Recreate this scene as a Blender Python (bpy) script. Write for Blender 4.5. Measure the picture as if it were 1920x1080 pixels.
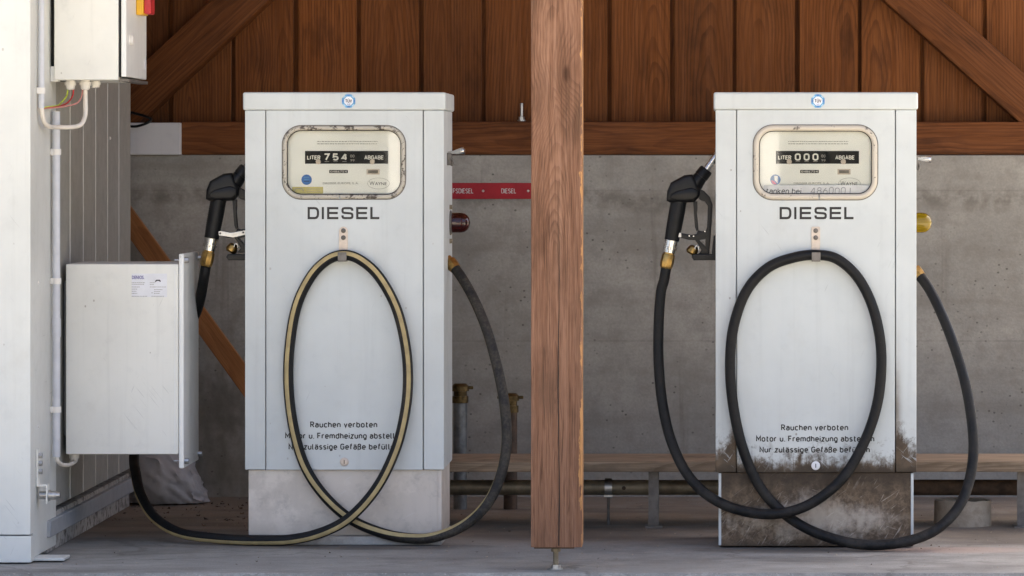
import bpy, bmesh, math, random
from mathutils import Vector, Matrix
random.seed(7)
scene = bpy.context.scene
col = scene.collection
for o in list(bpy.data.objects):
    bpy.data.objects.remove(o)

# ------------------------------------------------------------------ camera
DIST, CAMZ, U0 = 11.9, 1.06, 0.0015            # metres to the pump fronts, eye height, metres per photo pixel there
VX, VY = 1345.0, 315.0                         # where the camera axis meets the (cropped) photograph
cam_data = bpy.data.cameras.new('camera')
cam = bpy.data.objects.new('camera', cam_data)
col.objects.link(cam)
cam.location = (0, -DIST, CAMZ)
cam.rotation_euler = (math.radians(90), 0, 0)
cam_data.sensor_width = 36
cam_data.lens = 36 * DIST / (1920 * U0)
cam_data.shift_x = (960 - VX) / 1920
cam_data.shift_y = -(540 - VY) / 1920
cam_data.clip_start = 0.1
cam_data.clip_end = 600
scene.camera = cam

# ------------------------------------------------------------------ light
SUN_EL, SUN_AZ = 60.0, 28.0                    # sun stands behind the shed, a little to the right
world = bpy.data.worlds.new('World')
scene.world = world
world.use_nodes = True
wn = world.node_tree
wn.nodes.clear()
sky = wn.nodes.new('ShaderNodeTexSky')
sky.sky_type = 'NISHITA'
sky.sun_disc = False
sky.sun_elevation = math.radians(SUN_EL)
sky.sun_rotation = math.radians(SUN_AZ)
sky.air_density = 0.75
sky.dust_density = 6.0                          # hazy summer sky
sky.ozone_density = 0.3
bg = wn.nodes.new('ShaderNodeBackground')
bg.inputs['Strength'].default_value = 0.12
wo = wn.nodes.new('ShaderNodeOutputWorld')
wn.links.new(sky.outputs[0], bg.inputs[0])
wn.links.new(bg.outputs[0], wo.inputs[0])
sd = bpy.data.lights.new('sun', 'SUN')
sd.energy = 4.0
sd.angle = math.radians(0.5)
sd.color = (1.0, 0.94, 0.85)
sun = bpy.data.objects.new('sun', sd)
col.objects.link(sun)
_d = Vector((math.sin(math.radians(SUN_AZ)) * math.cos(math.radians(SUN_EL)),
             math.cos(math.radians(SUN_AZ)) * math.cos(math.radians(SUN_EL)),
             math.sin(math.radians(SUN_EL))))
sun.rotation_euler = _d.to_track_quat('Z', 'Y').to_euler()
sun.location = _d * 30
scene.view_settings.view_transform = 'Standard'
scene.view_settings.look = 'None'
scene.view_settings.gamma = 1.0
scene.view_settings.use_curve_mapping = False
scene.view_settings.exposure = 2.25

# ------------------------------------------------------------------ helpers
def sc(y):
    return U0 * (DIST + y) / DIST
def P(px, py, y):
    """photo pixel seen at depth y -> point in the place"""
    s = sc(y)
    return Vector(((px - VX) * s, y, CAMZ + (VY - py) * s))
def X(px, y): return (px - VX) * sc(y)
def Z(py, y): return CAMZ + (VY - py) * sc(y)

def lin(r, g, b):
    f = lambda c: (c / 255 / 12.92) if c / 255 <= 0.04045 else ((c / 255 + 0.055) / 1.055) ** 2.4
    return (f(r), f(g), f(b), 1)

def wloc(o):
    v = Vector((0, 0, 0))
    while o is not None:
        v = v + o.location
        o = o.parent
    return v

def thing(name, loc, label, cat, group=None):
    o = bpy.data.objects.new(name, None)
    o.empty_display_size = 0.1
    col.objects.link(o)
    o.location = loc
    o['label'] = label
    o['category'] = cat
    if group: o['group'] = group
    return o
def tag(o, label, cat, group=None):
    o['label'] = label; o['category'] = cat
    if group: o['group'] = group
    return o

def link(name, mesh_or_bm, mat, parent=None, smooth=None, center=True):
    if isinstance(mesh_or_bm, bmesh.types.BMesh):
        me = bpy.data.meshes.new(name)
        bmesh.ops.recalc_face_normals(mesh_or_bm, faces=mesh_or_bm.faces[:])
        mesh_or_bm.to_mesh(me); mesh_or_bm.free()
    else:
        me = mesh_or_bm
    c = Vector((0, 0, 0))
    if center and len(me.vertices):
        lo = Vector([min(v.co[i] for v in me.vertices) for i in range(3)])
        hi = Vector([max(v.co[i] for v in me.vertices) for i in range(3)])
        c = (lo + hi) / 2
        if parent is None: c.z = lo.z
        me.transform(Matrix.Translation(-c))
    if mat is not None: me.materials.append(mat)
    o = bpy.data.objects.new(name, me)
    col.objects.link(o)
    o.parent = parent
    o.location = c - (wloc(parent) if parent else Vector((0, 0, 0)))
    if smooth is not None and smooth == 40:
        wmod = o.modifiers.new('weighted_normal', 'WEIGHTED_NORMAL'); wmod.keep_sharp = True
    if smooth is not None:
        me.polygons.foreach_set('use_smooth', [True] * len(me.polygons))
        try: me.set_sharp_from_angle(angle=math.radians(smooth))
        except Exception: pass
    return o

def box_bm(x0, x1, y0, y1, z0, z1, bev=0.0, seg=2, bm=None):
    b = bm or bmesh.new()
    r = bmesh.ops.create_cube(b, size=1)
    vs = r['verts']
    for v in vs:
        v.co = Vector((x0 if v.co.x < 0 else x1, y0 if v.co.y < 0 else y1, z0 if v.co.z < 0 else z1))
    if bev > 0:
        es = list({e for v in vs for e in v.link_edges})
        bmesh.ops.bevel(b, geom=es, offset=bev, segments=seg, affect='EDGES', profile=0.5)
    return b
def box(name, x0, x1, y0, y1, z0, z1, mat, parent=None, bev=0.0, seg=2):
    return link(name, box_bm(x0, x1, y0, y1, z0, z1, bev, seg), mat, parent, 40 if bev else None)

def lathe_bm(p0, p1, prof, seg=24, bm=None):
    """prof: list of (t along p0->p1 in 0..1, radius)"""
    b = bm or bmesh.new()
    p0, p1 = Vector(p0), Vector(p1)
    d = (p1 - p0)
    q = d.normalized().to_track_quat('Z', 'Y')
    rings = []
    for t, r in prof:
        c = p0 + d * t
        rings.append([b.verts.new(c + q @ Vector((math.cos(2 * math.pi * k / seg) * max(r, 1e-5), math.sin(2 * math.pi * k / seg) * max(r, 1e-5), 0))) for k in range(seg)])
    for a, c in zip(rings, rings[1:]):
        for k in range(seg):
            b.faces.new((a[k], a[(k + 1) % seg], c[(k + 1) % seg], c[k]))
    b.faces.new(rings[0][::-1]); b.faces.new(rings[-1])
    return b
def lathe(name, p0, p1, prof, mat, parent=None, seg=24, smooth=35):
    return link(name, lathe_bm(p0, p1, prof, seg), mat, parent, smooth)
def cyl(name, p0, p1, r, mat, parent=None, seg=24, r2=None):
    return lathe(name, p0, p1, [(0, r), (1, r if r2 is None else r2)], mat, parent, seg)

def catmull(pts, n=10, extra=None):
    P_ = [Vector(p) for p in pts]
    out, ex = [], []
    for i in range(len(P_) - 1):
        a = P_[i - 1] if i else P_[0] * 2 - P_[1]
        b, c = P_[i], P_[i + 1]
        d = P_[i + 2] if i + 2 < len(P_) else P_[-1] * 2 - P_[-2]
        for k in range(n):
            t = k / n
            out.append(0.5 * ((2 * b) + (c - a) * t + (2 * a - 5 * b + 4 * c - d) * t * t + (3 * b - a - 3 * c + d) * t ** 3))
            if extra: ex.append(extra[i] + (extra[i + 1] - extra[i]) * t)
    out.append(P_[-1])
    if extra:
        ex.append(extra[-1]); return out, ex
    return out

def tube_bm(pts, r, seg=14, bm=None, closed=False, rf=None):
    b = bm or bmesh.new()
    n = len(pts)
    rings, up = [], None
    for i, p in enumerate(pts):
        if closed: t = (pts[(i + 1) % n] - pts[i - 1]).normalized()
        else: t = (pts[min(i + 1, n - 1)] - pts[max(i - 1, 0)]).normalized()
        if up is None: up = t.orthogonal().normalized()
        up = (up - t * up.dot(t)).normalized()
        w = t.cross(up)
        rr = rf(i / (n - 1)) if rf else r
        rings.append([b.verts.new(p + (up * math.cos(2 * math.pi * k / seg) + w * math.sin(2 * math.pi * k / seg)) * rr) for k in range(seg)])
    for i in range(n if closed else n - 1):
        a, c = rings[i], rings[(i + 1) % n]
        for k in range(seg):
            b.faces.new((a[k], a[(k + 1) % seg], c[(k + 1) % seg], c[k]))
    if not closed:
        b.faces.new(rings[0][::-1]); b.faces.new(rings[-1])
    return b
def tube(name, pts, r, mat, parent=None, seg=14, **k):
    return link(name, tube_bm(pts, r, seg, **k), mat, parent, 50)

def prism_bm(poly, y0, y1, bev=0.0, seg=2, bm=None, holes=()):
    """outline in (x, z), extruded from y0 to y1"""
    b = bm or bmesh.new()
    if holes:
        es = []
        for loop in [poly] + list(holes):
            vs = [b.verts.new((p[0], y0, p[1])) for p in loop]
            es += [b.edges.new((vs[i], vs[(i + 1) % len(vs)])) for i in range(len(vs))]
        r = bmesh.ops.triangle_fill(b, use_beauty=True, use_dissolve=False, edges=es)
        fs = [g for g in r['geom'] if isinstance(g, bmesh.types.BMFace)]
    else:
        fs = [b.faces.new([b.verts.new((p[0], y0, p[1])) for p in poly])]
    r = bmesh.ops.extrude_face_region(b, geom=fs)
    for g in r['geom']:
        if isinstance(g, bmesh.types.BMVert): g.co.y = y1
    bmesh.ops.recalc_face_normals(b, faces=b.faces[:])
    if bev > 0:
        es = [e for e in b.edges if len(e.link_faces) == 2 and e.calc_face_angle(0) > 0.9
              and abs(e.verts[0].co.y - e.verts[1].co.y) < 1e-6]
        bmesh.ops.bevel(b, geom=es, offset=bev, segments=seg, affect='EDGES', profile=0.5)
    return b
def prism(name, poly, y0, y1, mat, parent=None, bev=0.0, seg=2, holes=()):
    return link(name, prism_bm(poly, y0, y1, bev, seg, None, holes), mat, parent, 40)

def rrect(cx, cz, hw, hh, r, n=8):
    pts = []
    for sx, sz, a0 in ((1, 1, 0), (-1, 1, 90), (-1, -1, 180), (1, -1, 270)):
        for k in range(n + 1):
            a = math.radians(a0 + 90 * k / n)
            pts.append((cx + sx * (hw - r) + r * math.cos(a), cz + sz * (hh - r) + r * math.sin(a)))
    return pts
def disc(cx, cz, rx, rz=None, n=28, a0=0):
    rz = rz or rx
    return [(cx + rx * math.cos(a0 + 2 * math.pi * k / n), cz + rz * math.sin(a0 + 2 * math.pi * k / n)) for k in range(n)]

def ribbon_bm(paths, t, y0, y1, bm=None, closed=False):
    """flat strokes of width t in the x-z plane with a little thickness"""
    b = bm or bmesh.new()
    for path in paths:
        n = len(path); L, R = [], []
        for i in range(n):
            p = Vector(path[i])
            a = Vector(path[i - 1]) if (i or closed) else None
            c = Vector(path[(i + 1) % n]) if (i < n - 1 or closed) else None
            d1 = (p - a).normalized() if a is not None else (c - p).normalized()
            d2 = (c - p).normalized() if c is not None else d1
            n1 = Vector((-d1.y, d1.x)); n2 = Vector((-d2.y, d2.x))
            m = (n1 + n2).normalized()
            k = t / 2 / max(0.4, m.dot(n1))
            L.append(p + m * k); R.append(p - m * k)
        idx = range(n) if closed else range(n - 1)
        for i in idx:
            j = (i + 1) % n
            q = [L[i], L[j], R[j], R[i]]
            f = [b.verts.new((v.x, y0, v.y)) for v in q]
            g = [b.verts.new((v.x, y1, v.y)) for v in q]
            b.faces.new(f); b.faces.new(g[::-1])
            for k in range(4):
                b.faces.new((f[k], g[k], g[(k + 1) % 4], f[(k + 1) % 4]))
    return b

def text(name, s, cx, cz, h, y, mat, parent, width=None, bold=0.0, shear=0.0, align='C', thick=0.0004):
    """lettering facing the front: h = cap height, y = surface it is printed on"""
    cu = bpy.data.curves.new(name, 'FONT')
    cu.body = s
    cu.size = 1.0
    cu.offset = bold
    cu.shear = shear
    cu.resolution_u = 3
    ob = bpy.data.objects.new(name, cu)
    col.objects.link(ob)
    dg = bpy.context.evaluated_depsgraph_get()
    me = bpy.data.meshes.new_from_object(ob.evaluated_get(dg))
    bpy.data.objects.remove(ob); bpy.data.curves.remove(cu)
    xs = [v.co.x for v in me.vertices]
    x0, x1 = min(xs), max(xs)
    CAP = 0.70
    k = h / CAP
    kx = (width / (x1 - x0)) if width else k
    for v in me.vertices:
        x = (v.co.x - x0) * kx; z = v.co.y * k
        if align == 'C': x -= (x1 - x0) * kx / 2
        v.co = Vector((cx + x, y - thick, cz - h / 2 + z))
    b = bmesh.new(); b.from_mesh(me); bpy.data.meshes.remove(me)
    r = bmesh.ops.extrude_face_region(b, geom=b.faces[:])
    for g in r['geom']:
        if isinstance(g, bmesh.types.BMVert): g.co.y += thick - 0.0001
    return link(name, b, mat, parent)

def _arc(cx, cy, rx, ry, a0, a1, n=8):
    return [(cx + rx * math.cos(math.radians(a0 + (a1 - a0) * k / n)), cy + ry * math.sin(math.radians(a0 + (a1 - a0) * k / n))) for k in range(n + 1)]
def _bowl(x0, x1, y0, y1):                                   # closed DIN-like oval: straight flanks, round ends
    r = (x1 - x0) / 2; c = (x0 + x1) / 2
    return _arc(c, y1 - r, r, r, 0, 180) + _arc(c, y0 + r, r, r, 180, 360) + [(x1, y1 - r)]
XH = 0.70
GL = {
 'A': (.60, [[(0, 0), (.30, 1), (.60, 0)], [(.10, .32), (.50, .32)]]),
 'B': (.54, [[(0, 0), (0, 1), (.30, 1)] + _arc(.30, .77, .22, .23, 90, -90) + [(0, .54)], [(.30, .54)] + _arc(.28, .27, .26, .27, 90, -90) + [(0, 0)]]),
 'C': (.52, [_arc(.26, .74, .26, .26, 15, 180) + _arc(.26, .26, .26, .26, 180, 345)]),
 'D': (.54, [[(0, 0), (0, 1), (.26, 1)] + _arc(.26, .72, .28, .28, 90, 0) + _arc(.26, .28, .28, .28, 0, -90) + [(0, 0)]]),
 'E': (.46, [[(.46, 1), (0, 1), (0, 0), (.46, 0)], [(0, .52), (.40, .52)]]),
 'F': (.46, [[(.46, 1), (0, 1), (0, 0)], [(0, .50), (.40, .50)]]),
 'G': (.54, [_arc(.27, .73, .27, .27, 20, 180) + _arc(.27, .27, .27, .27, 180, 360) + [(.54, .46), (.30, .46)]]),
 'H': (.54, [[(0, 0), (0, 1)], [(.54, 0), (.54, 1)], [(0, .52), (.54, .52)]]),
 'I': (.02, [[(.01, 0), (.01, 1)]]),
 'L': (.44, [[(0, 1), (0, 0), (.44, 0)]]),
 'M': (.66, [[(0, 0), (0, 1), (.33, .35), (.66, 1), (.66, 0)]]),
 'N': (.54, [[(0, 0), (0, 1), (.54, 0), (.54, 1)]]),
 'O': (.54, [_bowl(0, .54, 0, 1)]),
 'P': (.50, [[(0, 0), (0, 1), (.24, 1)] + _arc(.24, .74, .26, .26, 90, -90) + [(0, .48)]]),
 'R': (.52, [[(0, 0), (0, 1), (.24, 1)] + _arc(.24, .74, .26, .26, 90, -90) + [(0, .48)], [(.24, .48), (.52, 0)]]),
 'S': (.52, [_arc(.26, .76, .25, .24, 25, 180, 6) + [(.02, .68), (.10, .56), (.42, .44), (.51, .32)] + _arc(.26, .24, .26, .24, 0, -155, 6)]),
 'T': (.54, [[(0, 1), (.54, 1)], [(.27, 1), (.27, 0)]]),
 'U': (.54, [[(0, 1)] + _arc(.27, .27, .27, .27, 180, 360) + [(.54, 1)]]),
 'V': (.58, [[(0, 1), (.29, 0), (.58, 1)]]),
 'W': (.86, [[(0, 1), (.22, 0), (.43, .85), (.64, 0), (.86, 1)]]),
 'Y': (.58, [[(0, 1), (.29, .45), (.58, 1)], [(.29, .45), (.29, 0)]]),
 'a': (.44, [_arc(.22, XH - .20, .22, .20, 160, 0, 6) + [(.44, 0)], [(.44, .42), (.20, .42)] + _arc(.20, .21, .20, .21, 90, 270, 8) + [(.28, 0), (.44, .12)]]),
 'b': (.46, [[(0, 1), (0, 0)], _bowl(0, .46, 0, XH)]),
 'c': (.40, [_arc(.23, XH - .23, .23, .23, 40, 180) + _arc(.23, .23, .23, .23, 180, 320)]),
 'd': (.46, [[(.46, 1), (.46, 0)], _bowl(0, .46, 0, XH)]),
 'e': (.46, [[(0, .36), (.46, .36)] + _arc(.23, XH - .23, .23, .23, 0, 180) + _arc(.23, .23, .23, .23, 180, 320)]),
 'f': (.32, [[(.32, 1), (.24, 1)] + _arc(.24, .84, .14, .16, 90, 180, 4) + [(.10, 0)], [(0, XH), (.30, XH)]]),
 'g': (.46, [_bowl(0, .46, 0, XH), [(.46, XH), (.46, -.08)] + _arc(.24, -.06, .22, .20, 0, -140, 6)]),
 'h': (.44, [[(0, 1), (0, 0)], [(0, .46)] + _arc(.22, XH - .22, .22, .22, 170, 0, 6) + [(.44, 0)]]),
 'i': (.02, [[(.01, 0), (.01, XH)], [(.01, .90), (.01, 1.02)]]),
 'k': (.42, [[(0, 1), (0, 0)], [(.40, XH), (.02, .30)], [(.14, .42), (.42, 0)]]),
 'l': (.14, [[(0, 1), (0, .14), (.05, .02), (.14, 0)]]),
 'm': (.76, [[(0, XH), (0, 0)], [(0, .48)] + _arc(.19, XH - .19, .19, .19, 170, 0, 6) + [(.38, 0)], [(.38, .48)] + _arc(.57, XH - .19, .19, .19, 170, 0, 6) + [(.76, 0)]]),
 'n': (.44, [[(0, XH), (0, 0)], [(0, .46)] + _arc(.22, XH - .22, .22, .22, 170, 0, 6) + [(.44, 0)]]),
 'o': (.46, [_bowl(0, .46, 0, XH)]),
 'r': (.30, [[(0, XH), (0, 0)], [(0, .44)] + _arc(.20, XH - .20, .20, .20, 170, 60, 5)]),
 's': (.40, [_arc(.20, .53, .18, .17, 25, 180, 6) + [(.05, .44), (.34, .28)] + _arc(.20, .17, .20, .17, 20, -155, 6)]),
 't': (.32, [[(.10, .96), (.10, .14), (.16, .02), (.32, 0)], [(0, XH), (.30, XH)]]),
 'u': (.44, [[(0, XH)] + _arc(.22, .22, .22, .22, 180, 350, 6), [(.44, XH), (.44, 0)]]),
 'v': (.44, [[(0, XH), (.22, 0), (.44, XH)]]),
 'z': (.40, [[(0, XH), (.40, XH), (0, 0), (.40, 0)]]),
 'ß': (.46, [[(0, -.2), (0, .80)] + _arc(.21, .80, .21, .20, 180, 0, 6) + [(.40, .66), (.22, .54), (.40, .42)] + _arc(.22, .22, .24, .22, 45, -110, 6)]),
 '.': (.02, [[(.01, -.06), (.01, .08)]]), ',': (.06, [[(.04, .06), (0, -.16)]]),
 '0': (.50, [_bowl(0, .50, 0, 1)]),
 '4': (.54, [[(.40, 0), (.40, 1)], [(.36, 1), (0, .28), (.54, .28)]]),
 '5': (.50, [[(.46, 1), (.04, 1), (.01, .52)] + _arc(.24, .30, .26, .30, 125, -150, 9)]),
 '6': (.50, [_bowl(0, .50, 0, .60), [(.02, .30), (.10, .62), (.36, 1)]]),
 '7': (.50, [[(0, 1), (.50, 1), (.16, 0)]]),
 '8': (.50, [_bowl(.04, .46, .52, 1), _bowl(0, .50, 0, .54)]),
}
GL['ä'] = (.44, GL['a'][1] + [[(.10, .88), (.10, 1.0)], [(.34, .88), (.34, 1.0)]])
GL['ü'] = (.44, GL['u'][1] + [[(.10, .88), (.10, 1.0)], [(.34, .88), (.34, 1.0)]])
GL['Ü'] = (.54, GL['U'][1] + [[(.14, 1.16), (.14, 1.28)], [(.40, 1.16), (.40, 1.28)]])
def sign_text(name, s, cx, cz, h, y, mat, parent, width=None, t=0.15, gap=0.24, space=0.36, align='C', jit=0.0, slant=0.0, thick=0.0004):
    """block lettering built from strokes; h = cap height, t = stroke width as a share of it"""
    H = h * (1 - t); x = 0.0; paths = []
    for ch in s:
        if ch == ' ': x += space; continue
        w, ps = GL[ch]
        jy, js = random.uniform(-jit, jit), 1 + random.uniform(-jit, jit)
        for p in ps: paths.append([(x + a * js + slant * c, c * js + jy + random.uniform(-jit, jit) * .3) for a, c in p])
        x += w * js + gap
    tot = x - gap
    kx = ((width - t * h) / tot) if width else H
    x0 = cx - (tot * kx / 2 if align == 'C' else -t * h / 2)
    b = bmesh.new()
    for i, p in enumerate(paths):
        q = []
        for a, c in p:
            v = (x0 + a * kx, cz - H / 2 + c * H)
            if not q or math.hypot(v[0] - q[-1][0], v[1] - q[-1][1]) > 1e-6: q.append(v)
        ribbon_bm([q], t * h, y - thick - 0.000012 * (i % 5), y - 0.0001, b)
    return link(name, b, mat, parent)

# ------------------------------------------------------------------ materials
class NT:
    def __init__(s, name):
        s.m = bpy.data.materials.new(name); s.m.use_nodes = True
        s.t = s.m.node_tree; s.t.nodes.clear()
        s.out = s.t.nodes.new('ShaderNodeOutputMaterial')
        s.b = s.t.nodes.new('ShaderNodeBsdfPrincipled')
        s.t.links.new(s.b.outputs[0], s.out.inputs[0])
    def put(s, inp, v):
        if isinstance(v, bpy.types.NodeSocket): s.t.links.new(v, inp)
        elif isinstance(v, (tuple, list)) and inp.type == 'RGBA': inp.default_value = tuple(v)[:3] + (1,)
        else: inp.default_value = v
    def math(s, op, a, b=0.0, clamp=False):
        n = s.t.nodes.new('ShaderNodeMath'); n.operation = op; n.use_clamp = clamp
        s.put(n.inputs[0], a); s.put(n.inputs[1], b); return n.outputs[0]
    def pos(s):
        return s.t.nodes.new('ShaderNodeNewGeometry').outputs['Position']
    def obj(s):
        return s.t.nodes.new('ShaderNodeTexCoord').outputs['Object']
    def rnd(s):
        return s.t.nodes.new('ShaderNodeObjectInfo').outputs['Random']
    def map(s, v, scale=(1, 1, 1), loc=(0, 0, 0), rot=(0, 0, 0)):
        n = s.t.nodes.new('ShaderNodeMapping'); s.put(n.inputs[0], v)
        s.put(n.inputs['Scale'], scale); s.put(n.inputs['Location'], loc); s.put(n.inputs['Rotation'], rot); return n.outputs[0]
    def rmap(s, v, scale, rot):
        return s.map(s.map(v, rot=rot), scale)
    def vadd(s, a, b):
        n = s.t.nodes.new('ShaderNodeVectorMath'); n.operation = 'ADD'; s.put(n.inputs[0], a); s.put(n.inputs[1], b); return n.outputs[0]
    def vscale(s, a, k):
        n = s.t.nodes.new('ShaderNodeVectorMath'); n.operation = 'SCALE'; s.put(n.inputs[0], a); s.put(n.inputs['Scale'], k); return n.outputs[0]
    def comb(s, x, y, z):
        n = s.t.nodes.new('ShaderNodeCombineXYZ')
        for i, v in enumerate((x, y, z)): s.put(n.inputs[i], v)
        return n.outputs[0]
    def sep(s, v):
        n = s.t.nodes.new('ShaderNodeSeparateXYZ'); s.put(n.inputs[0], v); return n.outputs
    def noise(s, v, scale, detail=4, rough=0.55, dist=0.0, color=False):
        n = s.t.nodes.new('ShaderNodeTexNoise'); s.put(n.inputs['Vector'], v); s.put(n.inputs['Scale'], scale)
        s.put(n.inputs['Detail'], detail); s.put(n.inputs['Roughness'], rough); s.put(n.inputs['Distortion'], dist)
        return n.outputs['Color' if color else 'Fac']
    def voro(s, v, scale, rand=1.0, feature='F1'):
        n = s.t.nodes.new('ShaderNodeTexVoronoi'); n.feature = feature
        s.put(n.inputs['Vector'], v); s.put(n.inputs['Scale'], scale); s.put(n.inputs['Randomness'], rand); return n.outputs['Distance']
    def wave(s, v, scale, dist, det=2, dscale=1.0):
        n = s.t.nodes.new('ShaderNodeTexWave'); n.wave_type = 'BANDS'; n.bands_direction = 'X'
        s.put(n.inputs['Vector'], v); s.put(n.inputs['Scale'], scale); s.put(n.inputs['Distortion'], dist)
        s.put(n.inputs['Detail'], det); s.put(n.inputs['Detail Scale'], dscale); return n.outputs['Fac']
    def ramp(s, f, a, b, c0=0.0, c1=1.0):
        n = s.t.nodes.new('ShaderNodeMapRange'); n.interpolation_type = 'SMOOTHSTEP'
        s.put(n.inputs['Value'], f); s.put(n.inputs['From Min'], a); s.put(n.inputs['From Max'], b)
        s.put(n.inputs['To Min'], c0); s.put(n.inputs['To Max'], c1); return n.outputs[0]
    def mix(s, f, a, b, mode='MIX'):
        n = s.t.nodes.new('ShaderNodeMix'); n.data_type = 'RGBA'; n.blend_type = mode
        s.put(n.inputs[0], f); s.put(n.inputs[6], a); s.put(n.inputs[7], b); return n.outputs[2]
    def bump(s, h, strength=0.3, dist=0.002):
        n = s.t.nodes.new('ShaderNodeBump'); s.put(n.inputs['Height'], h); s.put(n.inputs['Strength'], strength)
        s.put(n.inputs['Distance'], dist); s.t.links.new(n.outputs[0], s.b.inputs['Normal'])
    def set(s, color=None, rough=None, metal=None, spec=None, **k):
        if color is not None: s.put(s.b.inputs['Base Color'], color)
        if rough is not None: s.put(s.b.inputs['Roughness'], rough)
        if metal is not None: s.put(s.b.inputs['Metallic'], metal)
        if spec is not None: s.put(s.b.inputs['Specular IOR Level'], spec)
        for q, v in k.items(): s.put(s.b.inputs[q.replace('_', ' ')], v)
        return s.m

def plain(name, c, rough=0.5, metal=0.0, var=0.12, scale=25, spec=0.4):
    n = NT(name)
    f = n.noise(n.pos(), scale, 5, 0.6)
    d = tuple(x * (1 - var) for x in c[:3]); e = tuple(min(1, x * (1 + var)) for x in c[:3])
    n.set(n.mix(n.ramp(f, 0.3, 0.7), d, e), n.ramp(f, 0.2, 0.8, rough - 0.06, rough + 0.08), metal, spec)
    return n.m

def wood(name, dark, mid, light, axis='Z', knots=True, rough=0.6, fine=1.0, weather=0.0, bump=0.35, freq=105.0, lat=0.42):
    n = NT(name)
    o = n.obj(); r = n.rnd()
    off = n.comb(n.math('MULTIPLY', r, 37.0), n.math('MULTIPLY', r, 91.0), n.math('MULTIPLY', r, 53.0))
    v = n.vadd(o, off)
    if axis == 'X': v = n.map(o, rot=(0, math.radians(90), 0)); v = n.vadd(v, off)
    su = n.sep(n.obj()) if axis == 'Z' else n.sep(n.map(o, rot=(0, math.radians(90), 0)))
    r2 = n.math('FRACT', n.math('MULTIPLY', r, 7.31)); r3 = n.math('FRACT', n.math('MULTIPLY', r, 13.7))
    kn = n.voro(n.map(v, (6.0, 2.0, 2.3)), 1.0)
    kpull = n.ramp(kn, 0.0, 0.34, 1.0, 0.0)
    wob = n.math('SUBTRACT', n.noise(n.map(v, (3, 3, 1.1)), 1.0, 3, 0.5), 0.5)
    wob2 = n.math('SUBTRACT', n.noise(n.map(v, (30, 30, 3.0)), 1.0, 3, 0.6), 0.5)
    # growth rings of a flat-sawn board: distance to a pith line that wanders in depth
    uu = n.math('ADD', su[0], n.math('MULTIPLY', n.math('SUBTRACT', r2, 0.5), 0.14))
    ww = n.math('ADD', n.math('ADD', 0.03, n.math('MULTIPLY', r3, 0.05)), n.math('ADD', n.math('MULTIPLY', su[2], 0.05), n.math('MULTIPLY', wob, 0.14)))
    rad = n.math('SQRT', n.math('ADD', n.math('MULTIPLY', uu, uu), n.math('MULTIPLY', ww, ww)))
    rad = n.math('ADD', rad, n.math('ADD', n.math('MULTIPLY', kpull, 0.022), n.math('MULTIPLY', wob2, 0.006)))
    ring = n.math('FRACT', n.math('MULTIPLY', rad, freq))
    late = n.math('MULTIPLY', n.ramp(ring, 0.35, 0.88), n.ramp(ring, 0.93, 1.0, 1.0, 0.0))
    fib = n.noise(n.map(v, (320 * fine, 320 * fine, 9)), 1.0, 3, 0.6)
    fib2 = n.noise(n.map(v, (90, 90, 2.5)), 1.0, 4, 0.6)
    blot = n.noise(n.map(v, (9, 9, 3.2)), 1.0, 5, 0.65)
    c = n.mix(n.ramp(fib2, 0.25, 0.75), mid, light)
    c = n.mix(n.math('MULTIPLY', r2, 0.35), c, tuple(x * q for x, q in zip(mid, (0.78, 0.92, 1.25))))
    c = n.mix(n.math('MULTIPLY', late, n.ramp(blot, 0.3, 0.65, lat * 0.35, lat * 1.25)), c, dark)
    c = n.mix(n.ramp(fib, 0.34, 0.58, 0.38, 0.0), c, dark)
    c = n.mix(n.ramp(blot, 0.50, 0.74, 0.0, 0.55), c, tuple(x * q for x, q in zip(dark, (0.75, 0.85, 0.9))))
    tone = n.math('ADD', n.math('MULTIPLY', r, 0.5), 0.75)
    c = n.mix(1.0, c, n.comb(tone, tone, tone), 'MULTIPLY')
    if knots:
        kd = tuple(x * 0.35 for x in dark[:3])
        c = n.mix(n.ramp(n.math('ADD', kn, n.math('MULTIPLY', fib2, 0.05)), 0.06, 0.11, 0.9, 0.0), c, kd)
        c = n.mix(n.ramp(kn, 0.08, 0.26, 0.35, 0.0), c, dark)
    if weather:
        c = n.mix(n.ramp(n.noise(n.map(v, (40, 40, 1.2)), 1.0, 4, 0.7), 0.45, 0.7, 0.0, weather), c, tuple(x * 1.35 + 0.03 for x in light[:3]))
    n.set(c, n.ramp(fib2, 0.3, 0.7, rough + 0.12, rough - 0.04), 0.0, 0.16)
    n.bump(n.math('ADD', n.math('MULTIPLY', fib, 0.6), n.math('MULTIPLY', late, 0.5)), bump, 0.0015)
    return n

M = {}
brd = ((0.052, 0.0155, 0.004), (0.150, 0.047, 0.010), (0.215, 0.074, 0.018))
M['board'] = wood('brown_stained_board', *brd).m
M['board_far'] = plain('dark_back_board', (0.045, 0.02, 0.01), 0.8)
M['beam'] = wood('brown_stained_beam', (0.042, 0.013, 0.004), (0.125, 0.040, 0.010), (0.18, 0.062, 0.018), 'X').m
M['lean'] = wood('orange_brown_plank', (0.13, 0.048, 0.016), (0.27, 0.108, 0.034), (0.34, 0.145, 0.052), 'X').m
M['shelf'] = wood('weathered_plank', (0.12, 0.08, 0.05), (0.28, 0.20, 0.125), (0.37, 0.27, 0.175), 'X').m
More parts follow.
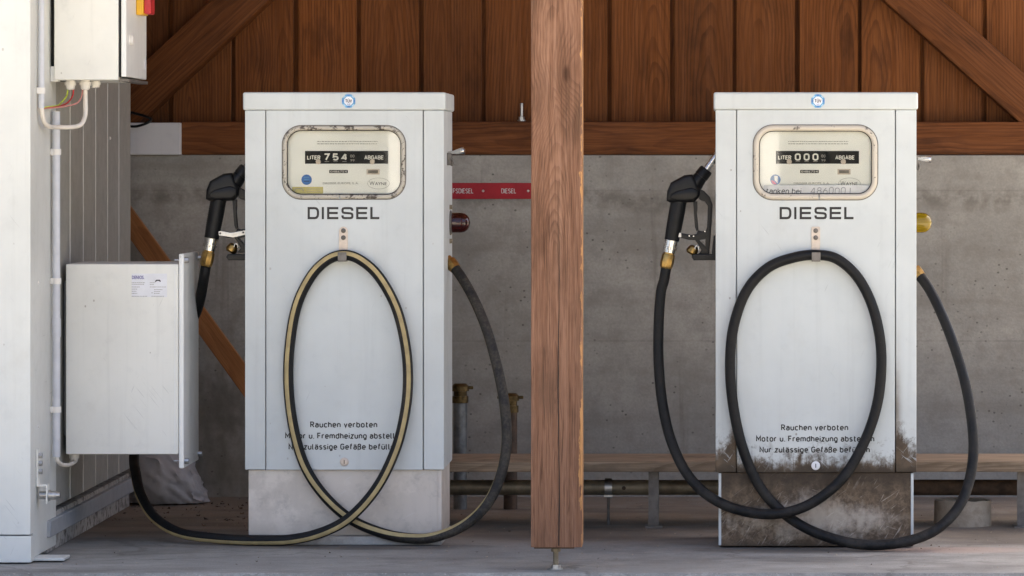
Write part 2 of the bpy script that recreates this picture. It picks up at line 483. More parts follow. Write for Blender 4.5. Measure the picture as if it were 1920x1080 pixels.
# post: weathered stained timber with chips of fresh wood on its right arris
_n = wood('weathered_post_timber', (0.080, 0.034, 0.018), (0.218, 0.106, 0.060), (0.31, 0.165, 0.100), 'Z', True, 0.8, 0.75, 0.30, 1.2, 230.0, 0.30)
_bc = _n.b.inputs['Base Color'].links[0].from_socket
_s = _n.sep(_n.obj())
_pz = _n.sep(_n.pos())[2]
_win = _n.math('MULTIPLY', _n.ramp(_pz, 0.20, 0.27), _n.ramp(_pz, 0.38, 0.50, 1.0, 0.0))
_edge = _n.math('ADD', _s[0], _n.math('ADD', _n.math('MULTIPLY', _win, 0.009), _n.math('MULTIPLY', _n.math('SUBTRACT', _n.noise(_n.map(_n.obj(), (30, 30, 11)), 1.0, 4, 0.7), 0.5), 0.05)))
_m1 = _n.ramp(_edge, 0.0655, 0.068)
_c2 = _n.mix(_m1, _bc, (0.52, 0.27, 0.11))
_edl = _n.ramp(_n.math('ADD', _s[0], _n.math('MULTIPLY', _n.noise(_n.map(_n.obj(), (40, 40, 14)), 1.0, 3, 0.6), 0.012)), -0.0625, -0.0605, 0.6, 0.0)
_c3 = _n.mix(_edl, _c2, (0.40, 0.24, 0.15))
_g1 = _n.noise(_n.map(_n.pos(), (14, 14, 3.2)), 1.0, 5, 0.7)
_c3 = _n.mix(_n.ramp(_g1, 0.50, 0.68, 0.0, 0.55), _c3, (0.13, 0.075, 0.048))                # handled, soiled patches
_low = _n.ramp(_n.math('ADD', _pz, _n.math('MULTIPLY', _g1, 0.25)), 0.10, 0.85, 0.28, 0.0)
_c3 = _n.mix(_low, _c3, (0.15, 0.075, 0.042))
_g2 = _n.noise(_n.map(_n.pos(), (420, 420, 10)), 1.0, 2, 0.5)
_n.set(_n.mix(_n.ramp(_g2, 0.58, 0.68, 0.0, 0.6), _c3, (0.06, 0.028, 0.018)))
M['post'] = _n.m

def concrete(name, a, b, dirt, dirt_amt=0.5, scale=3.0, rough=0.85, formwork=False, floor=False):
    n = NT(name)
    p = n.pos()
    big = n.noise(p, scale, 5, 0.6)
    med = n.noise(p, scale * 6, 5, 0.65)
    fin = n.noise(p, scale * 60, 3, 0.6)
    c = n.mix(n.ramp(big, 0.32, 0.68), a, b)
    c = n.mix(n.ramp(med, 0.42, 0.68, 0.0, dirt_amt), c, dirt)
    sp = n.voro(p, scale * 16)
    spm = n.ramp(n.math('ADD', sp, n.math('MULTIPLY', med, 0.35)), 0.16, 0.24, 0.55, 0.0)
    c = n.mix(spm, c, dirt)
    c = n.mix(n.ramp(fin, 0.3, 0.7, 0.0, 0.25), c, tuple(x * 0.55 for x in a[:3]))
    h = n.math('ADD', n.math('MULTIPLY', med, 0.6), n.math('MULTIPLY', fin, 0.4))
    if formwork:
        s = n.sep(p)
        w = n.noise(n.comb(n.math('MULTIPLY', s[0], 1.3), 0.0, n.math('MULTIPLY', s[2], 9.0)), 1.0, 4, 0.6)
        c = n.mix(n.ramp(w, 0.45, 0.72, 0.0, 0.5), c, dirt)
        # splash stain in a ragged band and a brown patch
        bz = n.math('ABSOLUTE', n.math('SUBTRACT', s[2], n.math('ADD', 0.90, n.math('MULTIPLY', big, 0.12))))
        c = n.mix(n.math('MULTIPLY', n.ramp(bz, 0.0, 0.05, 0.45, 0.0), n.ramp(med, 0.36, 0.6)), c, (0.10, 0.085, 0.065))
        st = n.noise(n.map(p, (2.2, 1, 1.4), (3.1, 0, 0.7)), 1.0, 5, 0.72)
        c = n.mix(n.ramp(st, 0.54, 0.70, 0.0, 0.65), c, (0.11, 0.088, 0.06))
        for zj, wj in ((0.500, 0.004), (0.985, 0.003)):
            dz = n.math('ABSOLUTE', n.math('SUBTRACT', s[2], n.math('ADD', zj, n.math('MULTIPLY', big, 0.004))))
            c = n.mix(n.math('MULTIPLY', n.ramp(dz, wj * 0.4, wj, 0.2, 0.0), n.ramp(med, 0.3, 0.55)), c, (0.13, 0.115, 0.095))
        c = n.mix(n.ramp(s[2], 0.44, 0.54, 0.16, 0.0), c, (0.22, 0.205, 0.18))
        pore = n.voro(n.map(p, (1, 1, 1.2)), 34)
        c = n.mix(n.math('MULTIPLY', n.ramp(pore, 0.10, 0.16, 0.8, 0.0), n.ramp(n.noise(p, 5, 3, 0.6), 0.42, 0.6)), c, (0.10, 0.09, 0.075))
        drip = n.noise(n.map(p, (22, 1, 1.1)), 1.0, 3, 0.6)
        c = n.mix(n.ramp(drip, 0.60, 0.75, 0.0, 0.35), c, (0.12, 0.10, 0.08))
    if floor:
        s = n.sep(p)
        back = n.ramp(n.math('ADD', s[1], n.math('MULTIPLY', n.math('SUBTRACT', big, 0.5), 1.1)), -0.25, 0.6)
        c = n.mix(n.math('MULTIPLY', back, n.ramp(med, 0.2, 0.6, 0.35, 0.85)), c, (0.205, 0.155, 0.11))
        br = n.noise(n.rmap(p, (9, 120, 1), (0, 0, 0.35)), 1.0, 2, 0.5)
        c = n.mix(n.ramp(br, 0.5, 0.65, 0.0, 0.22), c, tuple(x * 0.5 for x in a[:3]))
        oil = n.noise(n.map(p, (0.9, 3.0, 1), (5, 2, 0)), 1.0, 4, 0.6)
        c = n.mix(n.ramp(oil, 0.50, 0.68, 0.0, 0.55), c, (0.07, 0.062, 0.055))
        wv = n.vadd(p, n.vscale(n.noise(p, 3.0, 4, 0.6, color=True), 0.35))
        ckd = n.voro(n.map(wv, (0.9, 1.6, 0.2)), 1.0, 1.0, 'DISTANCE_TO_EDGE')
        c = n.mix(n.ramp(ckd, 0.002, 0.007, 0.32, 0.0), c, (0.07, 0.06, 0.05))
        c = n.mix(n.ramp(n.noise(p, 260, 2, 0.6), 0.56, 0.70, 0.0, 0.5), c, (0.12, 0.115, 0.105))
        c = n.mix(n.ramp(n.noise(p, 210, 2, 0.6), 0.60, 0.72, 0.0, 0.5), c, (0.52, 0.50, 0.46))
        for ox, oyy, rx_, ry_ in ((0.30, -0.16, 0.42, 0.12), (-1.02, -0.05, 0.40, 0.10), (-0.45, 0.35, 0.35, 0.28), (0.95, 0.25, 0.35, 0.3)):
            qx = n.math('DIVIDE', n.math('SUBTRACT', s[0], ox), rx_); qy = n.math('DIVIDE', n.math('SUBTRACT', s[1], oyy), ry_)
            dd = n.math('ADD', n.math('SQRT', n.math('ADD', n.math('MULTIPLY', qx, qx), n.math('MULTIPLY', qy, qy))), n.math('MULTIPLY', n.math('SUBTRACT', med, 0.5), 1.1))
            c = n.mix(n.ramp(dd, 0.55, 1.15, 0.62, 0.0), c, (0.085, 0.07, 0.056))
        qx = n.math('DIVIDE', n.math('SUBTRACT', s[0], 0.66), 0.30); qy = n.math('DIVIDE', n.math('SUBTRACT', s[1], -0.16), 0.13)
        dd = n.math('ADD', n.math('ADD', n.math('MULTIPLY', qx, qx), n.math('MULTIPLY', qy, qy)), n.math('MULTIPLY', fin, 0.6))
        c = n.mix(n.ramp(dd, 0.3, 1.2, 0.5, 0.0), c, (0.44, 0.31, 0.25))
        h = n.math('ADD', h, n.math('MULTIPLY', br, 0.35))
    n.set(c, n.ramp(med, 0.3, 0.7, rough, rough - 0.15), 0.0, 0.3)
    n.bump(h, 0.5, 0.004)
    return n.m
M['wall'] = concrete('old_cast_concrete', (0.315, 0.296, 0.258), (0.42, 0.395, 0.345), (0.20, 0.18, 0.15), 0.40, 2.2, formwork=True)
M['floor'] = concrete('worn_concrete_slab', (0.27, 0.262, 0.24), (0.37, 0.358, 0.325), (0.16, 0.14, 0.12), 0.45, 2.0, floor=True)
M['yard'] = concrete('yard_gravel', (0.47, 0.435, 0.345), (0.55, 0.51, 0.41), (0.32, 0.295, 0.23), 0.6, 6.0)
M['ring'] = concrete('sandy_concrete', (0.40, 0.33, 0.25), (0.48, 0.40, 0.31), (0.22, 0.17, 0.12), 0.5, 6.0)
M['footing'] = concrete('mossy_footing', (0.42, 0.39, 0.35), (0.5, 0.47, 0.42), (0.06, 0.045, 0.035), 0.95, 7.0)
M['plinth'] = concrete('mortar', (0.42, 0.40, 0.37), (0.5, 0.47, 0.44), (0.26, 0.24, 0.21), 0.5, 6.0)

def painted(name, c, dirt=(0.2, 0.15, 0.1), spots=0.5, rough=0.4, streak=0.25, bumps=0.10):
    """sheet-metal paint: faint unevenness, vertical streaks, small specks and chips"""
    n = NT(name); p = n.pos()
    big = n.noise(p, 3.5, 4, 0.55); med = n.noise(p, 22, 5, 0.65)
    a = tuple(x * 0.94 for x in c); b = tuple(min(1, x * 1.04) for x in c)
    k = n.mix(n.ramp(big, 0.3, 0.7), a, b)
    st = n.noise(n.map(p, (38, 38, 1.3)), 1.0, 4, 0.65)
    k = n.mix(n.ramp(st, 0.5, 0.8, 0.0, streak), k, tuple(x * 0.72 for x in c))
    k = n.mix(n.ramp(med, 0.52, 0.8, 0.0, 0.22), k, tuple(x * 0.7 for x in c))
    v = n.math('ADD', n.voro(n.map(p, (1, 1, 0.7)), 17), n.math('MULTIPLY', med, 0.12))
    k = n.mix(n.ramp(v, 0.085, 0.11, spots, 0.0), k, dirt)
    brk = n.ramp(n.noise(p, 11, 3, 0.6), 0.52, 0.62)
    h1 = n.ramp(n.noise(n.rmap(p, (7, 7, 260), (0, 1.15, 0)), 1.0, 2, 0.5), 0.70, 0.735)
    h2 = n.ramp(n.noise(n.rmap(p, (8, 8, 240), (0, -0.9, 0)), 1.0, 2, 0.5), 0.70, 0.735)
    k = n.mix(n.math('MULTIPLY', n.math('MULTIPLY', n.math('MAXIMUM', h1, h2), brk), 0.45), k, tuple(x * 0.62 for x in c))
    sm_ = n.noise(n.map(p, (5, 5, 3), (4, 4, 9)), 1.0, 6, 0.72)
    k = n.mix(n.ramp(sm_, 0.52, 0.72, 0.0, 0.20), k, tuple(x * q for x, q in zip(c, (0.74, 0.70, 0.64))))
    n.set(k, n.ramp(med, 0.25, 0.75, rough - 0.05, rough + 0.12), 0.0, 0.35)
    n.bump(n.math('ADD', n.math('MULTIPLY', big, 1.0), n.math('MULTIPLY', med, 0.1)), bumps, 0.02)
    return n
WHITE = (0.66, 0.66, 0.615)
GREY = (0.565, 0.592, 0.583)
M['container'] = painted('cream_white_paint', WHITE, spots=0.35).m
M['panel'] = painted('side_panel_paint_shaded', (0.35, 0.338, 0.30), spots=0.4).m  # container side darkened in its colour: stands in for shade, plus grime
M['cabinet'] = painted('cabinet_cream_paint', (0.77, 0.76, 0.70), spots=0.55, rough=0.45).m
M['lid'] = painted('cabinet_lid_paint', (0.78, 0.78, 0.75), spots=0.3, rough=0.35).m
M['galv'] = painted('galvanised_sheet', (0.33, 0.34, 0.35), rough=0.5, spots=0.3, streak=0.4).m
M['pump_clean'] = painted('pump_grey_white_paint', GREY, (0.25, 0.2, 0.16), 0.4, 0.38).m
# grimy paint of the right-hand pump: brown soil creeping up from the bottom, scratched through
def grimy(name, c, z_top, amount=1.0, scratch=0.5):
    n = painted(name, c, (0.16, 0.12, 0.09), 0.6, 0.42)
    k = n.b.inputs['Base Color'].links[0].from_socket
    p = n.pos(); s = n.sep(p)
    ax = n.math('ABSOLUTE', n.math('SUBTRACT', s[0], 0.275))
    strip = n.ramp(ax, 0.2214, 0.2226)                                   # the two side strips
    seam = n.math('MULTIPLY', strip, n.ramp(ax, 0.224, 0.272, 1.0, 0.35))
    med = n.noise(p, 9, 6, 0.7); fin = n.noise(n.map(p, (1, 1, 0.6)), 55, 5, 0.7)
    drip = n.noise(n.map(p, (45, 45, 3.5)), 1.0, 4, 0.6)
    lvl = n.math('ADD', n.math('MULTIPLY', n.math('SUBTRACT', med, 0.5), 0.12), n.math('MULTIPLY', n.math('SUBTRACT', fin, 0.5), 0.10))
    lvl = n.math('ADD', lvl, n.math('MULTIPLY', n.math('SUBTRACT', 0.5, drip), 0.09))
    h = n.math('SUBTRACT', n.math('ADD', s[2], lvl), n.math('MULTIPLY', seam, 0.085))
    m1 = n.ramp(h, z_top - 0.03, z_top + 0.018, 1.0, 0.0)
    m2 = n.ramp(h, z_top - 0.01, z_top + 0.070, 0.6, 0.0)
    m3 = n.math('MULTIPLY', n.ramp(n.math('SUBTRACT', s[2], n.ramp(s[0], 0.4, 0.5, 0.0, 0.08)), 0.28, 0.60, 0.85, 0.0), n.math('MULTIPLY', strip, n.ramp(ax, 0.2235, 0.245, 1.0, 0.0)))
    brk = n.ramp(n.noise(p, 26, 3, 0.6), 0.46, 0.6)
    scr = n.noise(n.rmap(p, (13, 13, 210), (0, 0.95, 0)), 1.0, 2, 0.5)
    scr2 = n.noise(n.rmap(p, (16, 16, 190), (0, -0.7, 0)), 1.0, 2, 0.5)
    sm = n.math('MAXIMUM', n.ramp(scr, 0.62, 0.68), n.ramp(scr2, 0.64, 0.69))
    sm = n.math('MULTIPLY', n.math('MULTIPLY', sm, brk), scratch)
    g = n.mix(n.ramp(med, 0.35, 0.65), (0.045, 0.025, 0.011), (0.115, 0.072, 0.038))
    mm = n.math('MULTIPLY', n.math('MULTIPLY', m1, amount), n.math('SUBTRACT', 1.0, sm))
    k = n.mix(n.math('MULTIPLY', m2, n.ramp(n.noise(p, 38, 5, 0.75), 0.50, 0.60)), k, (0.10, 0.075, 0.05))
    k = n.mix(n.math('MULTIPLY', m3, n.ramp(med, 0.3, 0.6, 0.5, 1.0)), k, (0.13, 0.088, 0.055))
    k = n.mix(mm, k, g)
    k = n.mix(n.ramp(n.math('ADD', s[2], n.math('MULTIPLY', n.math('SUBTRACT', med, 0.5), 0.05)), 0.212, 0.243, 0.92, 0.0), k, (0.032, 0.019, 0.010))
    n.set(k); return n.m
M['pump_grimy'] = grimy('grimy_pump_paint', GREY, 0.247, 0.98, 0.6)
def base_grime(name):
    n = painted(name, (0.53, 0.46, 0.38), (0.1, 0.07, 0.05), 0.6, 0.5)
    k = n.b.inputs['Base Color'].links[0].from_socket
    p = n.pos(); s = n.sep(p)
    med = n.noise(p, 7, 6, 0.72); fin = n.noise(p, 60, 5, 0.7)
    brk = n.ramp(n.noise(p, 20, 3, 0.6), 0.42, 0.6)
    scr = n.noise(n.rmap(p, (10, 10, 200), (0, 0.62, 0)), 1.0, 3, 0.6)
    scr2 = n.noise(n.rmap(p, (13, 13, 170), (0, 1.05, 0)), 1.0, 3, 0.6)
    scr3 = n.noise(n.rmap(p, (11, 11, 190), (0, -0.35, 0)), 1.0, 3, 0.6)
    sm = n.math('MAXIMUM', n.math('MAXIMUM', n.ramp(scr, 0.60, 0.68), n.ramp(scr2, 0.61, 0.68)), n.ramp(scr3, 0.64, 0.70))
    sm = n.math('MULTIPLY', sm, brk)
    ex_ = n.math('ABSOLUTE', n.math('SUBTRACT', s[0], 0.30))
    ez_ = n.math('ABSOLUTE', n.math('SUBTRACT', s[2], 0.085))
    rub = n.math('SUBTRACT', 0.42, n.math('ADD', n.math('MULTIPLY', ex_, 0.95), n.math('MULTIPLY', ez_, 3.4)))
    stk = n.noise(n.map(p, (28, 28, 4)), 1.0, 4, 0.65)
    body = n.ramp(n.math('ADD', n.math('ADD', n.math('MULTIPLY', med, 0.9), rub), n.math('ADD', n.math('MULTIPLY', fin, 0.25), n.math('MULTIPLY', stk, 0.25))), 0.80, 1.16, 0.97, 0.30)
    d = n.math('MULTIPLY', body, n.math('SUBTRACT', 1.0, n.math('MULTIPLY', sm, 0.6)))
    g = n.mix(n.ramp(fin, 0.35, 0.65), (0.060, 0.035, 0.017), (0.155, 0.103, 0.060))
    k = n.mix(d, k, g)
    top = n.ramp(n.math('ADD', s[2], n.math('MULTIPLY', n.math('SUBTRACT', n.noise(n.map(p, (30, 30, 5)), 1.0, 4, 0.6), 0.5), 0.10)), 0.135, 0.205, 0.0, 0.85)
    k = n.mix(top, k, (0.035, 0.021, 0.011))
    k = n.mix(n.ramp(n.math('ADD', s[2], n.math('MULTIPLY', n.math('SUBTRACT', med, 0.5), 0.06)), 0.0, 0.035, 0.8, 0.0), k, (0.05, 0.032, 0.02))
    n.set(k); return n.m
M['base_grimy'] = base_grime('grimy_pump_base')
def base_alu(name):
    n = painted(name, (0.60, 0.535, 0.465), (0.72, 0.68, 0.63), 0.5, 0.5, 0.2)
    k = n.b.inputs['Base Color'].links[0].from_socket
    p = n.pos()
    sc1 = n.noise(n.rmap(p, (10, 10, 120), (0, 0.5, 0)), 1.0, 3, 0.6)
    blot = n.noise(p, 6, 5, 0.7)
    k = n.mix(n.ramp(sc1, 0.66, 0.72, 0.0, 0.5), k, (0.66, 0.64, 0.61))
    k = n.mix(n.ramp(blot, 0.50, 0.64, 0.0, 0.75), k, (0.72, 0.65, 0.57))
    k = n.mix(n.ramp(n.noise(p, 13, 6, 0.75), 0.50, 0.70, 0.0, 0.55), k, (0.38, 0.34, 0.30))
    k = n.mix(n.ramp(n.sep(p)[2], 0.02, 0.09, 0.3, 0.0), k, (0.25, 0.21, 0.17))
    n.set(k); return n.m
M['base_clean'] = base_alu('scuffed_base_sheet')
def chipped(name, coat, chip, thr):
    n = NT(name); p = n.pos()
    f = n.math('ADD', n.math('MULTIPLY', n.noise(p, 30, 3, 0.6), 0.55), n.math('MULTIPLY', n.noise(p, 150, 4, 0.7), 0.45))
    k = n.mix(n.ramp(f, thr, thr + 0.05), coat, chip)
    n.set(k, 0.4, 0.0, 0.5); n.bump(f, 0.3, 0.002); return n.m
M['frame_chrome'] = chipped('chipped_bezel', (0.46, 0.42, 0.345), (0.07, 0.055, 0.042), 0.515)
M['frame_beige'] = chipped('beige_bezel', (0.56, 0.50, 0.41), (0.12, 0.10, 0.08), 0.585)
M['dial'] = plain('cream_dial', (0.92, 0.912, 0.87), 0.5, 0, 0.04, 9)
M['dial_black'] = plain('dial_black', (0.014, 0.013, 0.012), 0.5, 0, 0.2, 25, 0.2)
M['print_grey2'] = plain('pencil_grey', (0.17, 0.17, 0.17), 0.6, 0, 0.1)
M['print_black'] = plain('black_lettering', (0.012, 0.011, 0.012), 0.4, 0, 0.2, 90)
M['print_grey'] = plain('grey_print', (0.36, 0.34, 0.31), 0.6, 0, 0.1)
M['print_white'] = plain('white_print', (0.82, 0.80, 0.74), 0.5, 0, 0.05)
M['print_sign'] = plain('pale_sign_lettering', (0.62, 0.58, 0.55), 0.5, 0, 0.1, 80)
M['print_purple'] = plain('violet_print', (0.10, 0.08, 0.30), 0.5, 0, 0.1)
M['paper'] = plain('paper_label', (0.76, 0.76, 0.78), 0.6, 0, 0.05)
M['tape'] = plain('grey_paper_tape', (0.46, 0.46, 0.44), 0.6, 0, 0.12, 30)
M['blue'] = plain('blue_sticker', (0.06, 0.17, 0.46), 0.5, 0, 0.15)
M['lightblue'] = plain('light_blue_sticker', (0.12, 0.33, 0.56), 0.4, 0, 0.2, 80)
M['badge_pale'] = plain('pale_blue_badge', (0.34, 0.55, 0.72), 0.4, 0, 0.15, 80)
M['pink'] = plain('pink_sticker', (0.62, 0.10, 0.26), 0.5, 0, 0.15)
M['yellow_label'] = plain('faded_yellow_sticker', (0.60, 0.52, 0.20), 0.5, 0, 0.15)
M['rubber'] = plain('black_rubber', (0.009, 0.009, 0.0095), 0.45, 0, 0.35, 30, 0.22)
def dusty(name):
    n = NT(name); p = n.pos()
    f = n.noise(p, 14, 5, 0.7); g = n.noise(p, 120, 3, 0.6)
    z = n.sep(p)[2]
    d = n.math('MULTIPLY', n.ramp(f, 0.40, 0.68), n.ramp(z, 0.0, 0.5, 0.75, 0.25))
    d = n.math('ADD', d, n.ramp(g, 0.62, 0.75, 0.0, 0.25), True)
    n.set(n.mix(d, (0.008, 0.008, 0.0085), (0.050, 0.045, 0.039)), n.ramp(f, 0.3, 0.7, 0.42, 0.7), 0.0, 0.22)
    n.bump(g, 0.25, 0.001); return n.m
M['hose'] = dusty('dusty_black_hose')
def hose_left(name):
    n = NT(name); p = n.pos(); s = n.sep(p)
    f = n.noise(p, 16, 5, 0.7); g = n.noise(p, 130, 3, 0.6)
    w = n.math('MULTIPLY', n.ramp(s[0], -0.98, -0.80), n.math('MULTIPLY', n.ramp(f, 0.36, 0.62, 0.15, 1.0), n.ramp(g, 0.35, 0.65, 0.5, 1.0)))
    w = n.math('ADD', w, n.ramp(g, 0.6, 0.75, 0.0, 0.2), True)
    n.set(n.mix(w, (0.009, 0.009, 0.0095), (0.070, 0.060, 0.048)), n.ramp(f, 0.3, 0.7, 0.42, 0.7), 0.0, 0.22)
    n.bump(g, 0.25, 0.001); return n.m
M['hose_left'] = hose_left('striped_hose_rubber')
M['stripe'] = plain('yellowed_hose_stripe', (0.40, 0.31, 0.15), 0.65, 0, 0.16, 25)
M['plastic'] = plain('black_plastic', (0.007, 0.007, 0.0075), 0.38, 0, 0.35, 40, 0.25)
M['steel'] = plain('bright_steel', (0.62, 0.61, 0.59), 0.26, 1.0, 0.12)
M['zinc'] = plain('zinc_steel', (0.48, 0.47, 0.45), 0.42, 1.0, 0.2, 60)
M['dullsteel'] = plain('dull_grey_steel', (0.17, 0.155, 0.14), 0.55, 0.5, 0.3)
M['brass'] = plain('worn_brass', (0.36, 0.225, 0.075), 0.35, 1.0, 0.35, 60)
M['brasspipe'] = plain('dirty_pipe_steel', (0.24, 0.20, 0.14), 0.5, 0.5, 0.35, 14)
M['rust'] = plain('rusty_pipe', (0.085, 0.055, 0.036), 0.75, 0.1, 0.4, 30)
M['pvc'] = plain('grey_conduit_plastic', (0.56, 0.57, 0.60), 0.4, 0, 0.06)
M['pvc_white'] = plain('white_plastic', (0.74, 0.71, 0.66), 0.4, 0, 0.06)
M['cable_white'] = plain('cream_cable', (0.70, 0.64, 0.56), 0.5, 0, 0.06)
M['yellow'] = plain('yellow_plastic', (0.78, 0.42, 0.02), 0.4, 0, 0.08)
M['red'] = plain('red_plastic', (0.50, 0.025, 0.03), 0.4, 0, 0.1)
M['green'] = plain('yellow_green_wire', (0.45, 0.55, 0.06), 0.5, 0, 0.2, 60)
M['dusty'] = plain('dusty_pink_wire', (0.50, 0.22, 0.19), 0.5, 0, 0.1)
M['brass_dark'] = plain('tarnished_brass', (0.10, 0.068, 0.028), 0.45, 0.8, 0.5, 60)
M['zinc_dark'] = plain('dull_zinc_pipe', (0.20, 0.205, 0.20), 0.5, 0.5, 0.3, 30)
M['sign'] = plain('red_sign', (0.35, 0.022, 0.03), 0.55, 0, 0.12, 14, 0.2)
M['bag'] = plain('pale_plastic_sheet', (0.34, 0.325, 0.32), 0.42, 0, 0.12, 8)
M['white_wood'] = painted('white_painted_block', (0.62, 0.61, 0.61), spots=0.8, rough=0.6).m
M['hook'] = plain('hook_steel_tape', (0.56, 0.48, 0.41), 0.42, 0.3, 0.12, 60)
M['roof'] = plain('roof_boards', (0.20, 0.11, 0.055), 0.8, 0, 0.2, 6)
M['render'] = plain('white_render', (0.80, 0.79, 0.76), 0.9, 0, 0.04)
M['rooftile'] = plain('roof_tile', (0.30, 0.11, 0.07), 0.8, 0, 0.2)
def glassy(name, tint, gloss=1.0, rough=0.02):
    n = NT(name)
    tr = n.t.nodes.new('ShaderNodeBsdfTransparent'); tr.inputs[0].default_value = tint
    gl = n.t.nodes.new('ShaderNodeBsdfGlossy'); gl.inputs['Roughness'].default_value = rough
    fr = n.t.nodes.new('ShaderNodeFresnel'); fr.inputs[0].default_value = 1.5
    mx = n.t.nodes.new('ShaderNodeMixShader')
    n.t.links.new(n.math('MULTIPLY', fr.outputs[0], gloss), mx.inputs[0])
    n.t.links.new(tr.outputs[0], mx.inputs[1]); n.t.links.new(gl.outputs[0], mx.inputs[2])
    n.t.links.new(mx.outputs[0], n.out.inputs[0]); return n.m
M['glass'] = glassy('clear_glass', (0.97, 0.97, 0.95, 1), 1.0)
def lampglass(name, c):
    n = NT(name); n.set(c, 0.12, 0.0, 0.6, Transmission_Weight=0.45, IOR=1.45); return n.m
M['lamp_red'] = lampglass('dark_red_lamp_glass', (0.055, 0.006, 0.006))
M['lamp_yellow'] = lampglass('amber_lamp_glass', (0.36, 0.24, 0.008))

# ------------------------------------------------------------------ setting
def structure(o): o['kind'] = 'structure'; return o
g = bmesh.new()
vs = [g.verts.new(v) for v in ((-160, -160, -0.06), (160, -160, -0.06), (160, 160, -0.06), (-160, 160, -0.06))]
g.faces.new(vs)
structure(link('ground', g, M['yard'], center=False))
# slab with a slightly ragged front arris
SLAB_Y = -0.83
b = bmesh.new()
N = 260
fr, frb, bk = [], [], []
for i in range(N + 1):
    x = -6 + 14 * i / N
    w = random.uniform(-0.006, 0.006)
    fr.append(b.verts.new((x, SLAB_Y + w + 0.008, 0)))
    frb.append((b.verts.new((x, SLAB_Y + w * 0.4 - 0.002, -0.012 + random.uniform(-0.003, 0.003))), b.verts.new((x, SLAB_Y - 0.004, -0.2))))
    bk.append(b.verts.new((x, 3.2, 0)))
for i in range(N):
    b.faces.new((fr[i], fr[i + 1], bk[i + 1], bk[i]))
    b.faces.new((frb[i][0], frb[i + 1][0], fr[i + 1], fr[i]))
    b.faces.new((frb[i][1], frb[i + 1][1], frb[i + 1][0], frb[i][0]))
structure(link('pavement', b, M['floor'], center=False))

WY = 1.74                                        # face of the concrete wall
WTOP = Z(291, WY)
cw = box('concrete_wall', -7.0, 1.9, WY, WY + 0.30, -0.05, WTOP, M['wall'], None, 0.006)
tag(cw, 'low grey stained concrete wall behind the two fuel pumps', 'wall')

# timber wall: boards with gaps, cover boards behind, sill beam and two braces
BY = 1.90
tw = thing('timber_wall', (0, BY, WTOP), 'brown stained timber board wall standing on the concrete wall', 'wall')
pitch = 117.3 * sc(BY)
x_first = X(1142, BY)
bw = pitch - 0.013
bm_ = box_bm(-bw / 2, bw / 2, -0.011, 0.011, -0.85, 0.85, 0.0025, 1)
bme = bpy.data.meshes.new('board'); bm_.to_mesh(bme); bm_.free()
bme.materials.append(M['board'])
k0 = int((-3.6 - x_first) / pitch); k1 = int((1.9 - x_first) / pitch)
for k in range(k0, k1):
    o = bpy.data.objects.new('board', bme); col.objects.link(o); o.parent = tw
    xc = x_first + pitch * (k + 0.5)
    o.location = (xc + random.uniform(-0.0015, 0.0015), random.uniform(-0.002, 0.002), 0.85 + 0.005)
cme = bpy.data.meshes.new('cover_board')
bm_ = box_bm(-0.06, 0.06, -0.01, 0.01, -0.85, 0.85, 0.002, 1); bm_.to_mesh(cme); bm_.free()
cme.materials.append(M['board'])
for k in range(k0, k1 + 1):
    o = bpy.data.objects.new('cover_board', cme); col.objects.link(o); o.parent = tw
    o.location = (x_first + pitch * k, 0.026, 0.855)
SB = 1.765
zt, zb = Z(228, SB), WTOP + 0.001
sill = box('sill_beam', X(338, SB) + 0.002, 1.86, SB, BY - 0.0125, zb, zt, M['beam'], tw, 0.006)
def brace(ax, az, bx_, bz, w, name='brace'):
    a = Vector((ax, 0, az)); c = Vector((bx_, 0, bz)); L = (c - a).length
    bmx = box_bm(-L / 2, L / 2, -0.055, 0.055, -w / 2, w / 2, 0.005, 2)
    me = bpy.data.meshes.new(name); bmx.to_mesh(me); bmx.free(); me.materials.append(M['beam'])
    me.polygons.foreach_set('use_smooth', [True] * len(me.polygons)); me.set_sharp_from_angle(angle=0.7)
    o = bpy.data.objects.new(name, me); col.objects.link(o); o.parent = tw
    mid = (a + c) / 2
    o.location = Vector((mid.x, 1.825, mid.z)) - tw.location
    o.rotation_euler = (0, -math.atan2(az - bz, ax - bx_) if ax > bx_ else math.atan2(az - bz, bx_ - ax), 0)
    return o
yb = 1.77
def bracepx(p0, p1, wpx):
    a, c = P(p0[0], p0[1], yb), P(p1[0], p1[1], yb)
    return brace(a.x, a.z, c.x, c.z, wpx * sc(yb))
bracepx((620, -160), (225, 212), 76)
bracepx((1545, -150), (2010, 276 - 8), 74)
# anchor bolt standing on the sill
ab = thing('anchor_bolt', P(978, 228, 1.80), 'small steel anchor bolt standing up from the timber sill beam', 'bolt')
a0 = P(978, 227, 1.80)
cyl('washer', a0, a0 + Vector((0, 0, 0.004)), 0.014, M['zinc'], ab, 16)
cyl('nut', a0 + Vector((0, 0, 0.004)), a0 + Vector((0, 0, 0.014)), 0.010, M['zinc'], ab, 6)
lathe('rod', a0 + Vector((0, 0, 0.014)), a0 + Vector((0, 0, 0.058)), [(t / 16, 0.0052 if t % 2 else 0.0044) for t in range(17)], M['zinc'], ab, 10)

# roof above the frame: keeps the sun off the pumps
b = bmesh.new()
prof = [(-1.25, 2.95), (2.5, 2.62), (2.5, 2.70), (-1.25, 3.03)]
L_ = [b.verts.new((-9.0, y, z)) for y, z in prof]; R_ = [b.verts.new((1.95, y, z)) for y, z in prof]
for i in range(4):
    b.faces.new((L_[i], L_[(i + 1) % 4], R_[(i + 1) % 4], R_[i]))
b.faces.new(L_); b.faces.new(R_[::-1])
structure(link('roof', b, M['roof']))

